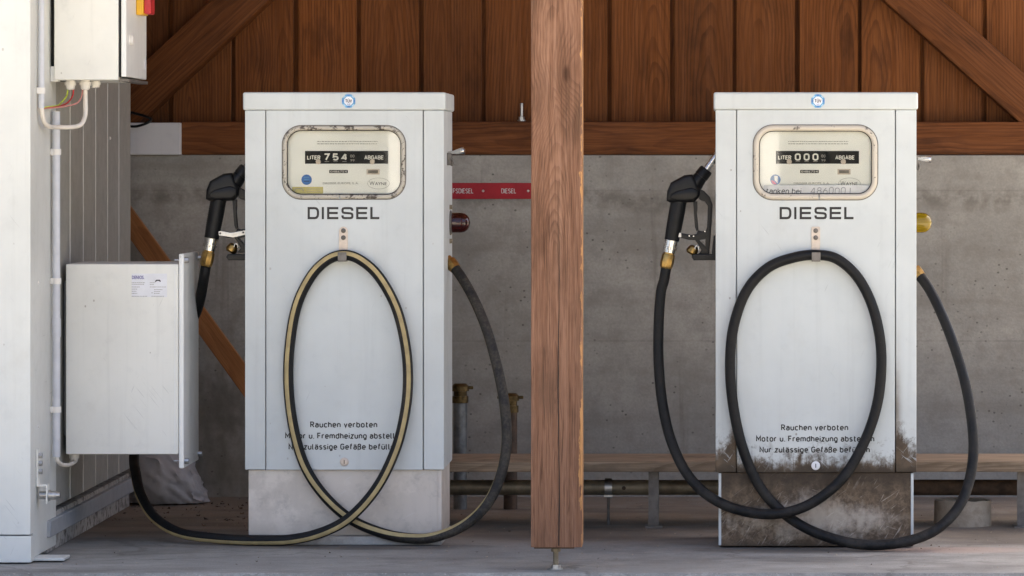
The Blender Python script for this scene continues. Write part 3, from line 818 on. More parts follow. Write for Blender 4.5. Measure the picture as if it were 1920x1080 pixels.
# white house across the yard, which the dial glasses mirror
hs = thing('white_house', (-1.2, -27.5, -0.06), 'white rendered house across the yard mirrored in the dial glass', 'house')
box('wall', -2.95, 0.55, -31, -26, -0.06, 4.2, M['render'], hs, 0.02)
prism('roof', [(-3.4, 4.15), (1.0, 4.15), (-1.2, 6.2)], -31.3, -25.7, M['rooftile'], hs, 0.0)

# ------------------------------------------------------------------ timber post
py_ = -0.73
sp = sc(py_)
pt = thing('timber_post', P(1043, 1068, py_), 'square weathered reddish timber post between the two pumps', 'post')
hw = 47.3 * sp
pc = X(1045, py_)
post_b = Z(1022, py_)
bmx = bmesh.new()
def post_half(x0, x1, nm):
    return box(nm, x0, x1, py_ - hw, py_ + hw, post_b, 3.0, M['post'], pt, 0.004)
b = bmesh.new()
rings = []
nz = 150
from mathutils import noise as mn
for i in range(nz + 1):
    z = post_b + (2.96 - post_b) * (i / nz) ** 1.5
    ring = []
    for ci, (sx, sy) in enumerate(((-1, -1), (1, -1), (1, 1), (-1, 1))):
        ch = 0.003 + 0.005 * max(0, mn.noise(Vector((ci * 9.1, z * 11, 0)))) + 0.004 * max(0, mn.noise(Vector((ci * 5.3 + 2, z * 42, 3))))
        if i == 0: ch += 0.004
        wx_ = 0.0012 * mn.noise(Vector((sx * 3, 7, z * 3)))
        cxp, cyp = pc + sx * hw + wx_, py_ + sy * hw
        a_ = (cxp - sx * ch, cyp); c_ = (cxp, cyp - sy * ch)
        m_ = (cxp - sx * ch * 0.32, cyp - sy * ch * 0.32)
        ring += [a_, m_, c_] if sx * sy < 0 else [c_, m_, a_]
    rings.append([b.verts.new((x, y, z)) for x, y in ring])
for A, B in zip(rings, rings[1:]):
    for k in range(len(A)): b.faces.new((A[k], A[(k + 1) % len(A)], B[(k + 1) % len(A)], B[k]))
b.faces.new(rings[0][::-1]); b.faces.new(rings[-1])
pm = link('timber', b, M['post'], pt)
# drying crack: a narrow dark sliver let into the front
ck = []
for i in range(30):
    z = post_b + 0.004 + i * 0.032
    ck.append((pc + 0.006 + math.sin(i * 0.35) * 0.0014 + random.uniform(-0.0004, 0.0004), z))
wd = [0.0030 * min(1, (30 - i) / 16) * random.uniform(0.7, 1.1) for i in range(30)]
poly = [(x - w / 2, z) for (x, z), w in zip(ck, wd)] + [(x + w / 2, z) for (x, z), w in reversed(list(zip(ck, wd)))]
prism('crack', poly, py_ - hw - 0.0006, py_ - hw + 0.003, M['dial_black'], pt)
box('bearing_plate', pc - hw + 0.007, pc + hw - 0.02, py_ - 0.05, py_ + 0.05, post_b - 0.005, post_b - 0.0005, M['rust'], pt, 0.001)
rx = X(1042, py_)
rod = lathe('base_bolt', (rx, py_, 0.0), (rx, py_, post_b - 0.005), [(t / 22, 0.0075 if t % 2 else 0.0068) for t in range(23)], M['brasspipe'], pt, 12)
cyl('nut', (rx, py_, post_b - 0.017), (rx, py_, post_b - 0.0055), 0.0125, M['brasspipe'], rod, 6)
cyl('nut', (rx, py_, 0.004), (rx, py_, 0.013), 0.0135, M['zinc'], rod, 6)
cyl('washer', (rx, py_, 0.0005), (rx, py_, 0.004), 0.019, M['zinc'], rod, 18)

# ------------------------------------------------------------------ white container on the left
CX, CF, CB = -1.837, -0.58, 1.36
ct = thing('storage_container', (CX - 0.8, 0.4, 0), 'cream white steel storage container at the left edge', 'container')
box('front_panel', CX - 4.2, CX - 0.0005, CF, CF + 0.05, Z(1003, CF), 2.5, M['container'], ct, 0.003)
box('plinth_panel', CX - 4.2, CX + 0.0015, CF - 0.002, CF + 0.05, 0.004, Z(1005, CF), M['container'], ct, 0.003)
box('corner_post', CX - 0.06, CX - 0.0008, CF + 0.0505, CF + 0.44, 0.012, 2.5, M['container'], ct, 0.003)
yy = CF + 0.4415
edges = [yy] + [y - 11.9 for y in (12.02, 12.27, 12.515, 12.76, 13.0)] + [CB]
for a, c in zip(edges, edges[1:]):
    box('side_panel', CX - 0.05, CX - 0.002, a + 0.0003, c - 0.0003, 0.12, 2.5, M['panel'], ct, 0.0008)
    if c != CB: box('seam', CX - 0.004, CX - 0.0008, c - 0.003, c + 0.003, 0.12, 2.5, M['container'], ct, 0.0009, 1)
box('core', CX - 4.18, CX - 0.052, CF + 0.06, CB, 0.02, 2.49, M['container'], ct, 0.0)
b = bmesh.new()
box_bm(CX - 0.02, CX + 0.010, -0.30, CB - 0.01, Z(1008, -0.30), Z(977, -0.30), 0.002, 1, b)
link('skirt', b, M['galv'], ct, 40)
box('footing', CX - 4.1, CX - 0.004, -0.27, CB - 0.01, 0.0, 0.105, M['footing'], ct, 0.004)
box('foot_plate', CX - 0.05, CX + 0.082, CF + 0.05, CF + 0.15, 0.004, 0.012, M['container'], ct, 0.002)
# bracket with bolts near the foot
br = prism('bracket', [(CX, 0.30), (CX + 0.004, 0.30), (CX + 0.004, 0.205), (CX + 0.03, 0.205), (CX + 0.03, 0.155), (CX + 0.026, 0.155), (CX + 0.026, 0.201), (CX, 0.201)], CF + 0.09, CF + 0.13, M['cabinet'], ct, 0.0008)
for z in (0.283, 0.262, 0.24):
    cyl('bolt', (CX + 0.004, CF + 0.11, z), (CX + 0.014, CF + 0.11, z), 0.008, M['zinc'], br, 6)
lathe('bolt', (CX + 0.006, CF + 0.11, 0.176), (CX + 0.062, CF + 0.11, 0.176), [(0, 0.011), (.36, 0.011), (.361, 0.006), (.45, 0.006), (.451, .015), (.52, .015), (.521, .012), (.8, .012), (.801, .009), (1, .008)], M['zinc'], br, 12)
for y, z in ((-0.45, 0.75), (-0.45, 0.36), (-0.1, 1.1), (0.9, .7), (0.9, 1.15)):
    lathe('rivet', (CX - 0.001, y, z), (CX + 0.003, y, z), [(0, .005), (.6, .0045), (1, .002)], M['pvc_white'], ct, 10)

# upper control cabinet
UY = -0.26
uz = Z(150, UY)
ux1 = X(222, UY)
uc = thing('control_cabinet', (CX + 0.1, UY + 0.2, uz), 'upper cream cabinet on the container with red and yellow switch', 'cabinet')
box('housing', CX + 0.012, ux1, UY, UY + 0.40, uz, 2.0, M['cabinet'], uc, 0.004)
box('mounting_rail', CX, CX + 0.011, UY + 0.03, UY + 0.37, uz - 0.0, 1.98, M['dial_black'], uc)
box('gasket', ux1 + 0.0005, ux1 + 0.007, UY + 0.012, UY + 0.39, uz + 0.008, 1.99, M['rubber'], uc)
dx0, dx1 = ux1 + 0.0075, X(237, UY)
dr = box('door', dx0, dx1, UY, UY + 0.41, Z(144, UY), 2.0, M['lid'], uc, 0.003)
box('drip_lip', ux1 - 0.002, dx1 + 0.004, UY + 0.02, UY + 0.41, uz - 0.004, uz + 0.004, M['dullsteel'], uc, 0.001)
lathe('lock', (dx1, UY + 0.075, Z(73, UY)), (dx1 + 0.010, UY + 0.075, Z(73, UY)), [(0, .0155), (.6, .015), (1, .011)], M['pvc_white'], dr, 20)
box('name_plate', dx1, dx1 + 0.001, UY + 0.36, UY + 0.385, Z(130, UY + .37), Z(112, UY + .37), M['paper'], dr)
sy = UY + 0.24
zz = Z(0, sy) + 0.02
box('switch_plate', dx1 + 0.0003, dx1 + 0.021, sy - 0.05, sy + 0.05, Z(29, sy), Z(29, sy) + 0.1, M['yellow'], dr, 0.003)
prism('switch_handle', rrect(dx1 + 0.031, Z(29, sy) + 0.05, 0.0095, 0.047, 0.004), sy - 0.04, sy + 0.04, M['red'], dr, 0.002)
# cable glands under the cabinet
for i, (gx, cat) in enumerate(((132, 0), (160, 0), (178, 0))):
    gy = UY + 0.06 + 0.05 * (i == 2)
    g0 = Vector((X(gx, gy), gy, uz))
    o = lathe('cable_gland', g0 - Vector((0, 0, 0.026 if i < 2 else 0.02)), g0 + Vector((0, 0, 0.001)), [(0, .009), (.1, .0125), (.45, .0135), (.46, .0165), (.8, .0165), (.81, .013), (1, .013)], M['pvc_white'], uc, 12)
box('wall_bracket', CX, CX + 0.022, UY + 0.01, UY + 0.05, uz - 0.004, uz + 0.038, M['lid'], uc, 0.002)

# lower cabinet with bolted lid
LY = -0.05
lz0, lz1 = Z(852, LY), Z(495, LY)
lx1 = X(335, LY)
lc = thing('junction_cabinet', (CX + 0.16, LY + 0.16, lz0), 'lower cream cabinet on the container with printed label and bolted lid', 'cabinet')
box('housing', CX + 0.012, lx1, LY, LY + 0.33, lz0, lz1, M['cabinet'], lc, 0.0035)
box('mounting_rail', CX, CX + 0.0115, LY + 0.05, LY + 0.28, lz0 + 0.05, lz1 - 0.05, M['galv'], lc)
px0, px1 = lx1 + 0.001, X(345, LY)
lid = box('lid', px0, px1, LY - 0.004, LY + 0.336, Z(878, LY), Z(476, LY), M['lid'], lc, 0.003)
box('rim', lx1 - 0.012, lx1 - 0.0095, LY - 0.0018, LY + 0.001, lz0 + 0.012, lz1 - 0.02, M['lid'], lc)
for by in (LY + 0.012, LY + 0.318):
    for bz in (Z(865, LY), Z(488, LY)):
        o = lathe('bolt', (px0 - 0.014, by, bz), (px1 + 0.012, by, bz), [(0, .0035), (.38, .0035), (.381, .0045), (.66, .0045), (.661, .0085), (1, .008)], M['zinc'], lid, 8)
LBY = LY - 0.0008
lab = box('label_plate', X(247, LY), X(313, LY), LBY, LY + 0.0005, Z(557, LY), Z(513, LY), M['paper'], lc)
text('lettering', 'DENIOS.', X(247.5, LY), Z(520, LY), 6.2 * sc(LY), LBY, M['print_purple'], lab, 23 * sc(LY), 0.02, align='L')
rows = [(247, 272, 530), (281, 291, 530), (247, 270, 533), (281, 289, 533.4), (247, 262, 538), (281, 311, 538), (247, 257, 542), (289, 305, 543), (247, 256, 546), (289, 301, 546.5), (247, 258, 550), (284, 287, 549), (289, 299, 550), (247, 276, 555.5), (284, 308, 555.5)]
b = bmesh.new()
for x0, x1, yv in rows:
    t = x0
    while t < x1:
        w = random.uniform(0.8, 2.6)
        box_bm(X(t, LY), X(min(t + w, x1), LY), LBY - 0.0003, LBY, Z(yv + 0.7, LY), Z(yv - 0.6, LY), bm=b)
        t += w + random.uniform(0.4, 0.9)
link('small_print', b, M['print_grey'], lab)
b = ribbon_bm([[(X(291, LY), Z(528, LY)), (X(294, LY), Z(525.6, LY)), (X(299, LY), Z(525.6, LY)), (X(301, LY), Z(528, LY))]], 0.0035, LBY - 0.0003, LBY)
link('emblem', b, M['print_black'], lab)
lathe('cable_gland', (X(139, LY + .05), LY + 0.05, lz0 - 0.030), (X(139, LY + .05), LY + 0.05, lz0 + .001), [(0, .004), (.2, .010), (.5, .0125), (.51, .0145), (1, .0145)], M['pvc_white'], lc, 12)

# conduits and cables on the container side
cy1 = -0.47
c1 = thing('conduit_pipe', (CX + 0.012, cy1, Z(203, cy1)), 'short pale conduit pipe beside the upper cabinet', 'pipe')
xx = X(77.5, cy1)
cyl('pipe', (xx, cy1, Z(203, cy1)), (xx, cy1, 2.3), 0.0082, M['pvc'], c1, 20)
def clip(parent, xc, y, z, r):
    b = box_bm(CX - 0.001, xc + r * 0.2, y - 0.011, y + 0.011, z - 0.009, z + 0.009, 0.0015, 1)
    lathe_bm((xc, y, z - 0.008), (xc, y, z + 0.008), [(0, r + 0.0028), (1, r + 0.0028)], 20, b)
    link('clip', b, M['pvc_white'], parent, 35)
clip(c1, xx, cy1, Z(170, cy1), 0.0082)
cy2 = -0.235
c2 = thing('conduit_pipe', (CX + 0.015, cy2, Z(857, cy2)), 'long pale conduit pipe running down beside the lower cabinet', 'pipe')
xx2 = X(105.5, cy2)
b = lathe_bm((xx2, cy2, Z(857, cy2)), (xx2, cy2, Z(209, cy2)), [(0, .0108), (.347, .0108), (.348, .0124), (.40, .0124), (.401, .0108), (1, .0108)], 20)
link('pipe', b, M['pvc'], c2, 35)
for zc in (285, 527, 768):
    clip(c2, xx2, cy2, Z(zc, cy2), 0.0108)
# white cable: gland -> loop -> upper conduit
gy = UY + 0.06
pts = [P(160, 168, gy), P(160.5, 190, gy), P(160, 215, gy - .01), P(153, 232, gy - .03), P(138, 238, gy - .06), P(110, 238.5, gy - .12), P(92, 237, cy1 + .06), P(83, 229, cy1 + .015), P(79, 212, cy1), P(78, 198, cy1)]
o = tube('power_cable', catmull(pts, 8), 0.0062, M['cable_white'], None, 12)
tag(o, 'thick cream cable looping from cabinet gland into the short conduit', 'cable')
wires = [('green', 'thin yellow green wire under the upper cabinet', 127, 0), ('red', 'thin red wire under the upper cabinet, left of the pink one', 138, 1), ('dusty', 'thin pinkish wire under the upper cabinet nearest the thick cable', 155, 2)]
for m_, lb, gx, k in wires:
    pts = [P(gx, 166, gy), P(gx - 2, 180, gy), P(gx - 12, 192 + k, gy - .03), P(108 + k * 2, 198 + k * 1.5, gy - .09), P(86, 201 + k, cy1 + .03), P(80, 203 + k * .5, cy1)]
    o = tube('wire', catmull(pts, 6), 0.0023, M[m_], None, 8)
    tag(o, lb, 'wire')
pts = [P(106, 853, cy2), P(108, 864, cy2), P(116, 871, cy2 + .04), P(128, 872, cy2 + .12), P(137, 868, LY + .02), P(139, 862, LY + .05)]
o = tube('power_cable', catmull(pts, 6), 0.0055, M['cable_white'], None, 10)
tag(o, 'short cream cable curving below the lower cabinet', 'cable')

# ------------------------------------------------------------------ things behind the pumps
wb = box('painted_block', X(150, 1.72), X(337, 1.72), 1.72, 1.86, WTOP + 0.001, Z(230, 1.72), M['white_wood'], None, 0.003)
tag(wb, 'white painted timber block end on the wall beside the container', 'block')
pts = [P(236, 236, 1.70), P(255, 237, 1.69), P(275, 231, 1.69), P(283, 224, 1.70), P(272, 218, 1.71), P(250, 212, 1.72), P(230, 206, 1.73)]
o = tube('black_cable', catmull(pts, 8), 0.0042, M['rubber'], None, 10)
tag(o, 'thin black cable drooping over the white block', 'cable')
# leaning plank
a, c = P(205, 362, 1.70), P(640, 962, 1.42)
d = (c - a); L = d.length
bmx = box_bm(-L / 2, L / 2, -0.014, 0.014, -0.031, 0.031, 0.002, 1)
me = bpy.data.meshes.new('leaning_plank'); bmx.to_mesh(me); bmx.free(); me.materials.append(M['lean'])
o = bpy.data.objects.new('leaning_plank', me); col.objects.link(o)
o.location = (a + c) / 2
o.rotation_mode = 'QUATERNION'
xv = d.normalized(); zv = (Vector((0, 0, 1)) - xv * xv.z); 
yv = Vector((0, 1, 0)); yv = (yv - xv * yv.dot(xv)).normalized(); zv = xv.cross(yv)
o.rotation_quaternion = Matrix((xv, yv, zv)).transposed().to_quaternion()
tag(o, 'orange brown plank leaning on the concrete wall behind the left pump', 'plank')

# red pipe sign on the wall
sgx0, sgx1 = X(742, WY), X(1062, WY)
sg = thing('pipe_sign', ((sgx0 + sgx1) / 2, WY, Z(373, WY)), 'long red sign strip on the concrete wall left of the post', 'sign')
SY = WY - 0.004
pl = box('plate', sgx0, sgx1, SY, WY - 0.0005, Z(373, WY), Z(343, WY), M['sign'], sg, 0.001, 1)
def sgt(s, x0, x1, al='L'):
    sign_text('lettering', s, X(x0, WY), Z(358, WY), 9.2 * sc(WY), SY, M['print_sign'], pl, (x1 - x0) * sc(WY), 0.13, align=al)
sgt('SCHIFFSDIESEL', 825, 888)
sgt('DIESEL', 940, 968)
for x in (906, 990.5):
    lathe('rivet', (X(x, WY), SY, Z(358, WY)), (X(x, WY), SY - 0.003, Z(358, WY)), [(0, .0045), (1, .003)], M['zinc'], pl, 12)

# plank shelf, its supports, pipe, clamp
s5 = 0.52
zs1 = Z(866, s5); zs0 = Z(885, s5)
sh = thing('plank_shelf', (0.2, 0.7, 0), 'long low weathered plank running behind the pumps', 'shelf')
for x0, x1 in ((-0.95, X(1062, s5)), (X(1062.6, s5), 1.75)):
    box('plank', x0, x1, s5, s5 + 0.36, zs0, zs1, M['shelf'], sh, 0.003)
for px in (1216, 1907):
    lx = X(px, 0.57)
    b = bmesh.new()
    box_bm(lx, lx + 0.030, 0.565, 0.572, 0.006, zs0 - 0.0005, bm=b)
    box_bm(lx + 0.0235, lx + 0.030, 0.573, 0.63, 0.006, zs0 - 0.0005, bm=b)
    box_bm(lx - 0.01, lx + 0.04, 0.55, 0.64, 0.0, 0.0055, bm=b)
    link('leg', b, M['dullsteel'], sh)
pyy = 0.70
zc = Z(914, pyy)
pp = thing('fuel_pipe', (0.2, pyy, zc), 'dirty horizontal steel pipe running low beneath the plank', 'pipe')
cyl('pipe', (-1.3, pyy, zc), (X(1420, pyy), pyy, zc), 0.0225, M['brasspipe'], pp, 24)
cyl('pipe', (X(1420, pyy) + .001, pyy, zc), (1.8, pyy, zc), 0.0235, M['rust'], pp, 24)
cxx = X(1141, pyy)
b = lathe_bm((cxx - 0.011, pyy, zc), (cxx + 0.011, pyy, zc), [(0, .0275), (1, .0275)], 24)
box_bm(cxx - 0.014, cxx + 0.014, pyy - 0.034, pyy - 0.02, zc - 0.028, zc - 0.018, 0.002, 1, b)
cl = link('clamp', b, M['zinc'], pp, 35)
cyl('rod', (cxx, pyy - 0.02, 0.0), (cxx, pyy - 0.02, zc - 0.026), 0.0045, M['dullsteel'], cl, 10)
cyl('screw', (X(1170, pyy), pyy - 0.027, zc), (X(1170, pyy), pyy - 0.018, zc), 0.006, M['rust'], pp, 10)

# filler necks
def filler(px, py_top, py_bot, y, mats, lbl):
    s = sc(y); c = P(px, py_top, y)
    t = thing('filler_neck', (c.x, y, 0.0), lbl, 'pipe', 'filler necks behind the plank')
    r = 14 * s
    cyl('pipe', (c.x, y, 0), (c.x, y, c.z - 0.055), r * 0.92, mats[0], t, 20)
    cap = lathe('cap', (c.x, y, c.z - 0.06), (c.x, y, c.z), [(0, r * 1.1), (.35, r * 1.1), (.36, r * .9), (.6, r * .9), (.61, r * 1.2), (.85, r * 1.2), (1, r * .8)], mats[1], t, 20)
    b = box_bm(c.x - r * 1.75, c.x + r * 1.75, y - 0.006, y + 0.006, c.z - 0.018, c.z - 0.008, 0.002, 1)
    link('lug', b, mats[1], cap, 35)
filler(863, 719, 850, 1.25, (M['zinc_dark'], M['brass_dark']), 'filler neck with grey pipe and brass cap right beside the left pump')
filler(957, 737, 850, 1.25, (M['rust'], M['brass_dark']), 'filler neck with dark pipe and brass cap left of the post')

# concrete ring
rc = P(1805, 990, 0.66); rr = 54 * sc(0.66)
rzt = Z(937, 0.66)
b = lathe_bm((rc.x, 0.66, 0.0), (rc.x, 0.66, rzt - 0.002), [(0, rr), (.97, rr * 0.985), (1, rr * .97)], 36)
b.faces.ensure_lookup_table()
b2 = bmesh.new()
prs = [(rr, 0), (rr * .99, rzt - 0.006), (rr * .965, rzt), (rr * .90, rzt), (rr * .88, rzt - 0.006), (rr * .87, 0.01)]
b.free()
rings = []
for q in range(36):
    an = 2 * math.pi * q / 36
    rings.append([b2.verts.new((rc.x + r * math.cos(an), 0.66 + r * math.sin(an), z + (random.uniform(-.002, .002) if z > .02 else 0))) for r, z in prs])
for q in range(36):
    A, B = rings[q], rings[(q + 1) % 36]
    for k in range(len(prs) - 1): b2.faces.new((A[k], A[k + 1], B[k + 1], B[k]))
o = link('concrete_ring', b2, M['ring'], None, 40)
tag(o, 'sandy round concrete ring on the floor right of the right pump', 'ring')

# crumpled plastic bag
bc = P(292, 905, 1.45)
b = bmesh.new()
bmesh.ops.create_icosphere(b, subdivisions=5, radius=1)
from mathutils import noise as mn
for v in b.verts:
    d = v.co.copy()
    cr1 = 1 - abs(mn.noise(Vector((d.x * 1.2 + d.z * 2.6, d.y * 2.0, d.z * 1.4 - d.x)) * 1.5 + Vector((2, 7, 1)))) * 2
    cr2 = 1 - abs(mn.noise(d * 3.6 + Vector((9, 2, 4)))) * 2
    k = 0.95 + 0.16 * mn.noise(d * 1.1 + Vector((3, 1, 5))) + 0.075 * cr1 ** 5 + 0.012 * cr2
    x = bc.x + 0.012 + d.x * 0.150 * k
    lift = 0.06 * max(0, d.x) ** 1.5
    v.co = Vector((x, 1.47 + d.y * 0.11 * k, max(0.003 + 0.004 * random.random(), 0.085 + d.z * 0.125 * k - lift)))
o = link('plastic_bag', b, M['bag'], None, 60)
tag(o, 'crumpled pale plastic bag on the floor beside the container', 'bag')

# ------------------------------------------------------------------ pumps
def rel(o_px, pump):
    return o_px
def pump(px_c, oy, dirty, digits, lamp_mat, lbl, lamp_word):
    s = sc(oy)
    cx = (px_c - VX) * s
    paint = M['pump_grimy'] if dirty else M['pump_clean']
    basem = M['base_grimy'] if dirty else M['base_clean']
    t = thing('fuel_pump', (cx, oy + 0.19, 0), lbl, 'fuel pump', 'diesel pumps')
    def U(px): return cx + (px - px_c) * s                 # photo pixel -> x on this pump's front
    def V(py): return CAMZ + (VY - py) * s
    W = 0.28
    zb_, zt_ = 0.2115, 1.2225
    zbase = 0.026 if not dirty else 0.004
    Q = 0.2212
    box('body', cx - W + .001, cx + W - .001, oy + 0.0225, oy + 0.38, zb_, zt_, paint, t, 0.003)
    for sgn in (-1, 1):
        x0, x1 = sorted((cx + sgn * (Q + 0.0014), cx + sgn * W))
        box('side_strip', x0, x1, oy, oy + 0.022, zb_, zt_ - 0.0005, paint, t, 0.0022)
    # front panel with the dial opening
    wx0, wx1, wz0, wz1 = px_c - 112, px_c + 110, 369, 240
    wcx, wcz = U((wx0 + wx1) / 2), V((wz0 + wz1) / 2)
    hw_, hh_ = (wx1 - wx0) / 2 * s, (wz0 - wz1) / 2 * s
    RR = 0.047
    Q2 = Q - 0.0014
    outer = [(cx - Q2, zb_), (cx + Q2, zb_), (cx + Q2, zt_ - 0.001), (cx - Q2, zt_ - 0.001)]
    fp = prism('front_panel', outer, oy, oy + 0.021, paint, t, 0.0, 2, [rrect(wcx, wcz, hw_, hh_, RR)])
    # bezel
    path = rrect(wcx, wcz, hw_, hh_, RR, 10)
    i0 = min(range(len(path)), key=lambda i: (path[i][1] > wcz - hh_ + 0.001, abs(path[i][0] - (wcx - hw_ + RR))))
    path = path[i0:] + path[:i0]
    fx = wcx - 0.012 if not dirty else wcx + 0.01
    mid = [(fx + 0.0022, wcz - hh_)] + [p for p in path if p[1] > wcz - hh_ + 1e-5 or p[0] > fx + .003][0:]
    # walk counter-clockwise from the bottom gap
    ang = lambda p: (math.atan2(p[1] - wcz, (p[0] - wcx)) - math.atan2(-hh_, fx - wcx)) % (2 * math.pi)
    pts2 = sorted(path, key=ang)
    loop = [(fx + 0.002, wcz - hh_)] + [p for p in pts2 if 0.01 < ang(p) < 2 * math.pi - 0.01] + [(fx - 0.002, wcz - hh_)]
    dense = []
    for a, c in zip(loop, loop[1:]):
        n = max(1, int(math.hypot(c[0] - a[0], c[1] - a[1]) / 0.02))
        for k in range(n): dense.append(Vector((a[0] + (c[0] - a[0]) * k / n, oy - 0.0005, a[1] + (c[1] - a[1]) * k / n)))
    dense.append(Vector((loop[-1][0], oy - 0.0005, loop[-1][1])))
    tube('bezel', dense, 0.0062 if not dirty else 0.0080, M['frame_beige' if dirty else 'frame_chrome'], t, 12)
    for off, rr_ in ((0.0072 if not dirty else 0.0088, 0.0013), (-0.0068 if not dirty else -0.0085, 0.0016)):
        lp = rrect(wcx, wcz, hw_ + off, hh_ + off, RR + off, 10)
        tube('gasket', [Vector((x, oy - (0.0002 if off > 0 else -0.001), z)) for x, z in lp], rr_, M['dullsteel'] if off > 0 else M['dial_black'], t, 6, closed=True)
    # dial
    DY = oy + 0.014
    dial = prism('dial', rrect(wcx, wcz, hw_ + .003, hh_ + .003, RR), DY, oy + 0.020, M['dial'], t)
    def plate(name, x0, x1, y0, y1, mat, th=0.0006, par=dial, yy=None):
        yb_ = DY if yy is None else yy
        return box(name, U(x0), U(x1), yb_ - th, yb_ - 0.0001, V(y1), V(y0), mat, par)
    c = px_c
    plate('counter_strip', c - 75, c + 81, 283, 307, M['dial_black'], 0.0010)
    T1 = DY - 0.0010
    sign_text('lettering', 'LITER', U(c - 58.5), V(295.3), 7.8 * s, T1, M['print_white'], dial, 25 * s, 0.2)
    sign_text('lettering', 'ABGABE', U(c + 54.5), V(295.3), 7.8 * s, T1, M['print_white'], dial, 36.5 * s, 0.2)
    for k, dg in enumerate(digits):
        wx = c - 34 + 16.6 * k
        whl = box('number_wheel', U(wx - 7), U(wx + 7), T1 - 0.0012, T1 - 0.0001, V(304), V(286.5), M['dial_black'], dial, 0.0006, 1)
        sign_text('digit', dg, U(wx), V(294.3), 13.6 * s, T1 - 0.0012, M['print_white'], whl, 11.2 * s, 0.21)
        box('wheel_slot', U(wx - 4), U(wx + 4), T1 - 0.0016, T1 - 0.0012, V(303.2), V(302.4), M['print_grey'], whl)
    whl = box('number_wheel', U(c + 8.5), U(c + 20), T1 - 0.0012, T1 - 0.0001, V(304), V(286.5), M['dial_black'], dial, 0.0006, 1)
    text('digit', '00', U(c + 14), V(292.5), 5.5 * s, T1 - 0.0012, M['print_grey'], whl, 8 * s, 0.01)
    text('digit', '99', U(c + 14), V(300.5), 4.5 * s, T1 - 0.0012, M['print_grey'], whl, 8 * s, 0.005)
    for sx in (-50, 51.5):
        lathe('dial_screw', (U(c + sx), DY, V(303)), (U(c + sx), DY - 0.003, V(303)), [(0, 4.9 * s), (.7, 4.9 * s), (1, 4.2 * s)], M['hook'], dial, 18)
    tot = plate('totaliser', c - 29.5, c + 5.5, 318.8, 324.6, M['dial_black'], 0.001)
    text('digit', '0486754', U(c - 12), V(321.7), 3.6 * s, DY - 0.001, M['print_white'], tot, 31 * s, 0.0)
    pw = plate('price_window', c + 40.5, c + 65, 316.8, 327.2, M['hook'], 0.0008)
    box('pane', U(c + 43.5), U(c + 62), DY - 0.0014, DY - 0.0009, V(325), V(319), M['dullsteel'], pw)
    # fine print
    b = bmesh.new()
    for yv, a0, a1 in ((265.2, -52, 61), (269.6, -52, 60)):
        x = a0
        while x < a1:
            w = random.uniform(1.2, 5)
            box_bm(U(c + x), U(c + min(x + w, a1)), DY - 0.0004, DY - 0.0001, V(yv + 0.75), V(yv - 0.75), bm=b)
            x += w + random.uniform(0.6, 1.6)
    link('small_print', b, M['print_grey'], dial)
    text('lettering', 'DRESSER EUROPE, S. A.', U(c - 8), V(343.6), 3.6 * s, DY, M['print_grey'], dial, 67 * s, 0.012)
    ov = ribbon_bm([disc(U(c + 63), V(344), 20.5 * s, 10.3 * s, 40)], 0.0009, DY - 0.0004, DY - 0.0001, closed=True)
    link('emblem', ov, M['print_grey'], dial)
    text('lettering', 'W', U(c + 50.8), V(343.6), 7.4 * s, DY, M['print_black'], dial, 9.6 * s, -0.004)
    text('lettering', 'AYNE', U(c + 67.3), V(344.3), 5.6 * s, DY, M['print_black'], dial, 21.5 * s, 0.0)
    st = prism('sticker', disc(U(c - 72 if not dirty else c - 76), V(337), 9.8 * s), DY - 0.0006, DY - 0.0001, M['blue'], dial)
    if not dirty:
        for yv in (332.5, 336.5, 340):
            box('print_line', U(c - 72) - 5 * s, U(c - 72) + 5 * s, DY - 0.0009, DY - 0.0006, V(yv + .5), V(yv - .5), M['lightblue' if yv < 338 else 'print_black'], st)
        ys = plate('sticker', c - 99, c - 41, 350.4, 363, M['yellow_label'])
        for yv in (354.5, 358.5):
            box('print_line', U(c - 72), U(c - 46), DY - 0.0009, DY - 0.0006, V(yv + .5), V(yv - .5), M['print_grey'], ys)
        link('emblem', ribbon_bm([[(U(c - 96), V(361)), (U(c - 93), V(354)), (U(c - 80), V(353.5)), (U(c - 77.5), V(359))]], 0.0022, DY - 0.0009, DY - 0.0006), M['print_grey'], ys)
    else:
        q0 = (U(c - 76), V(337))
        prism('sticker_field', [(q0[0] - 2 * s, q0[1] + 7.5 * s), (q0[0] + 4.5 * s, q0[1] + 7 * s), (q0[0] + 4 * s, q0[1] - 6.5 * s), (q0[0] - 1.5 * s, q0[1] - 1 * s)], DY - 0.0009, DY - 0.0006, M['paper'], st)
        prism('sticker_field', [(q0[0] - 8 * s, q0[1] - 1 * s), (q0[0] - 2.5 * s, q0[1] - 2.5 * s), (q0[0] + 3 * s, q0[1] - 8.6 * s), (q0[0] - 3 * s, q0[1] - 8.8 * s), (q0[0] - 6.5 * s, q0[1] - 6 * s)], DY - 0.0009, DY - 0.0006, M['pink'], st)
    # glass
    GY = oy + 0.0045
    gl = prism('glass', rrect(wcx, wcz, hw_ - 0.001, hh_ - 0.001, RR), GY, GY + 0.003, M['glass'], t)
    if dirty:
        tp = rrect(wcx + 0.004, V(358.3), hw_ - 0.016, 0.0165, 0.004)
        tape = prism('paper_tape', tp, GY - 0.0006, GY - 0.0001, M['tape'], gl)
        sign_text('handwriting', 'tanken bei', U(c - 61), V(358), 10.5 * s, GY - 0.0006, M['print_black'], tape, 66 * s, 0.13, jit=0.05, slant=0.08)
        sign_text('handwriting', '486000 l', U(c + 28), V(357.5), 13 * s, GY - 0.0006, M['print_grey2'], tape, 77 * s, 0.10, jit=0.05, slant=0.06)
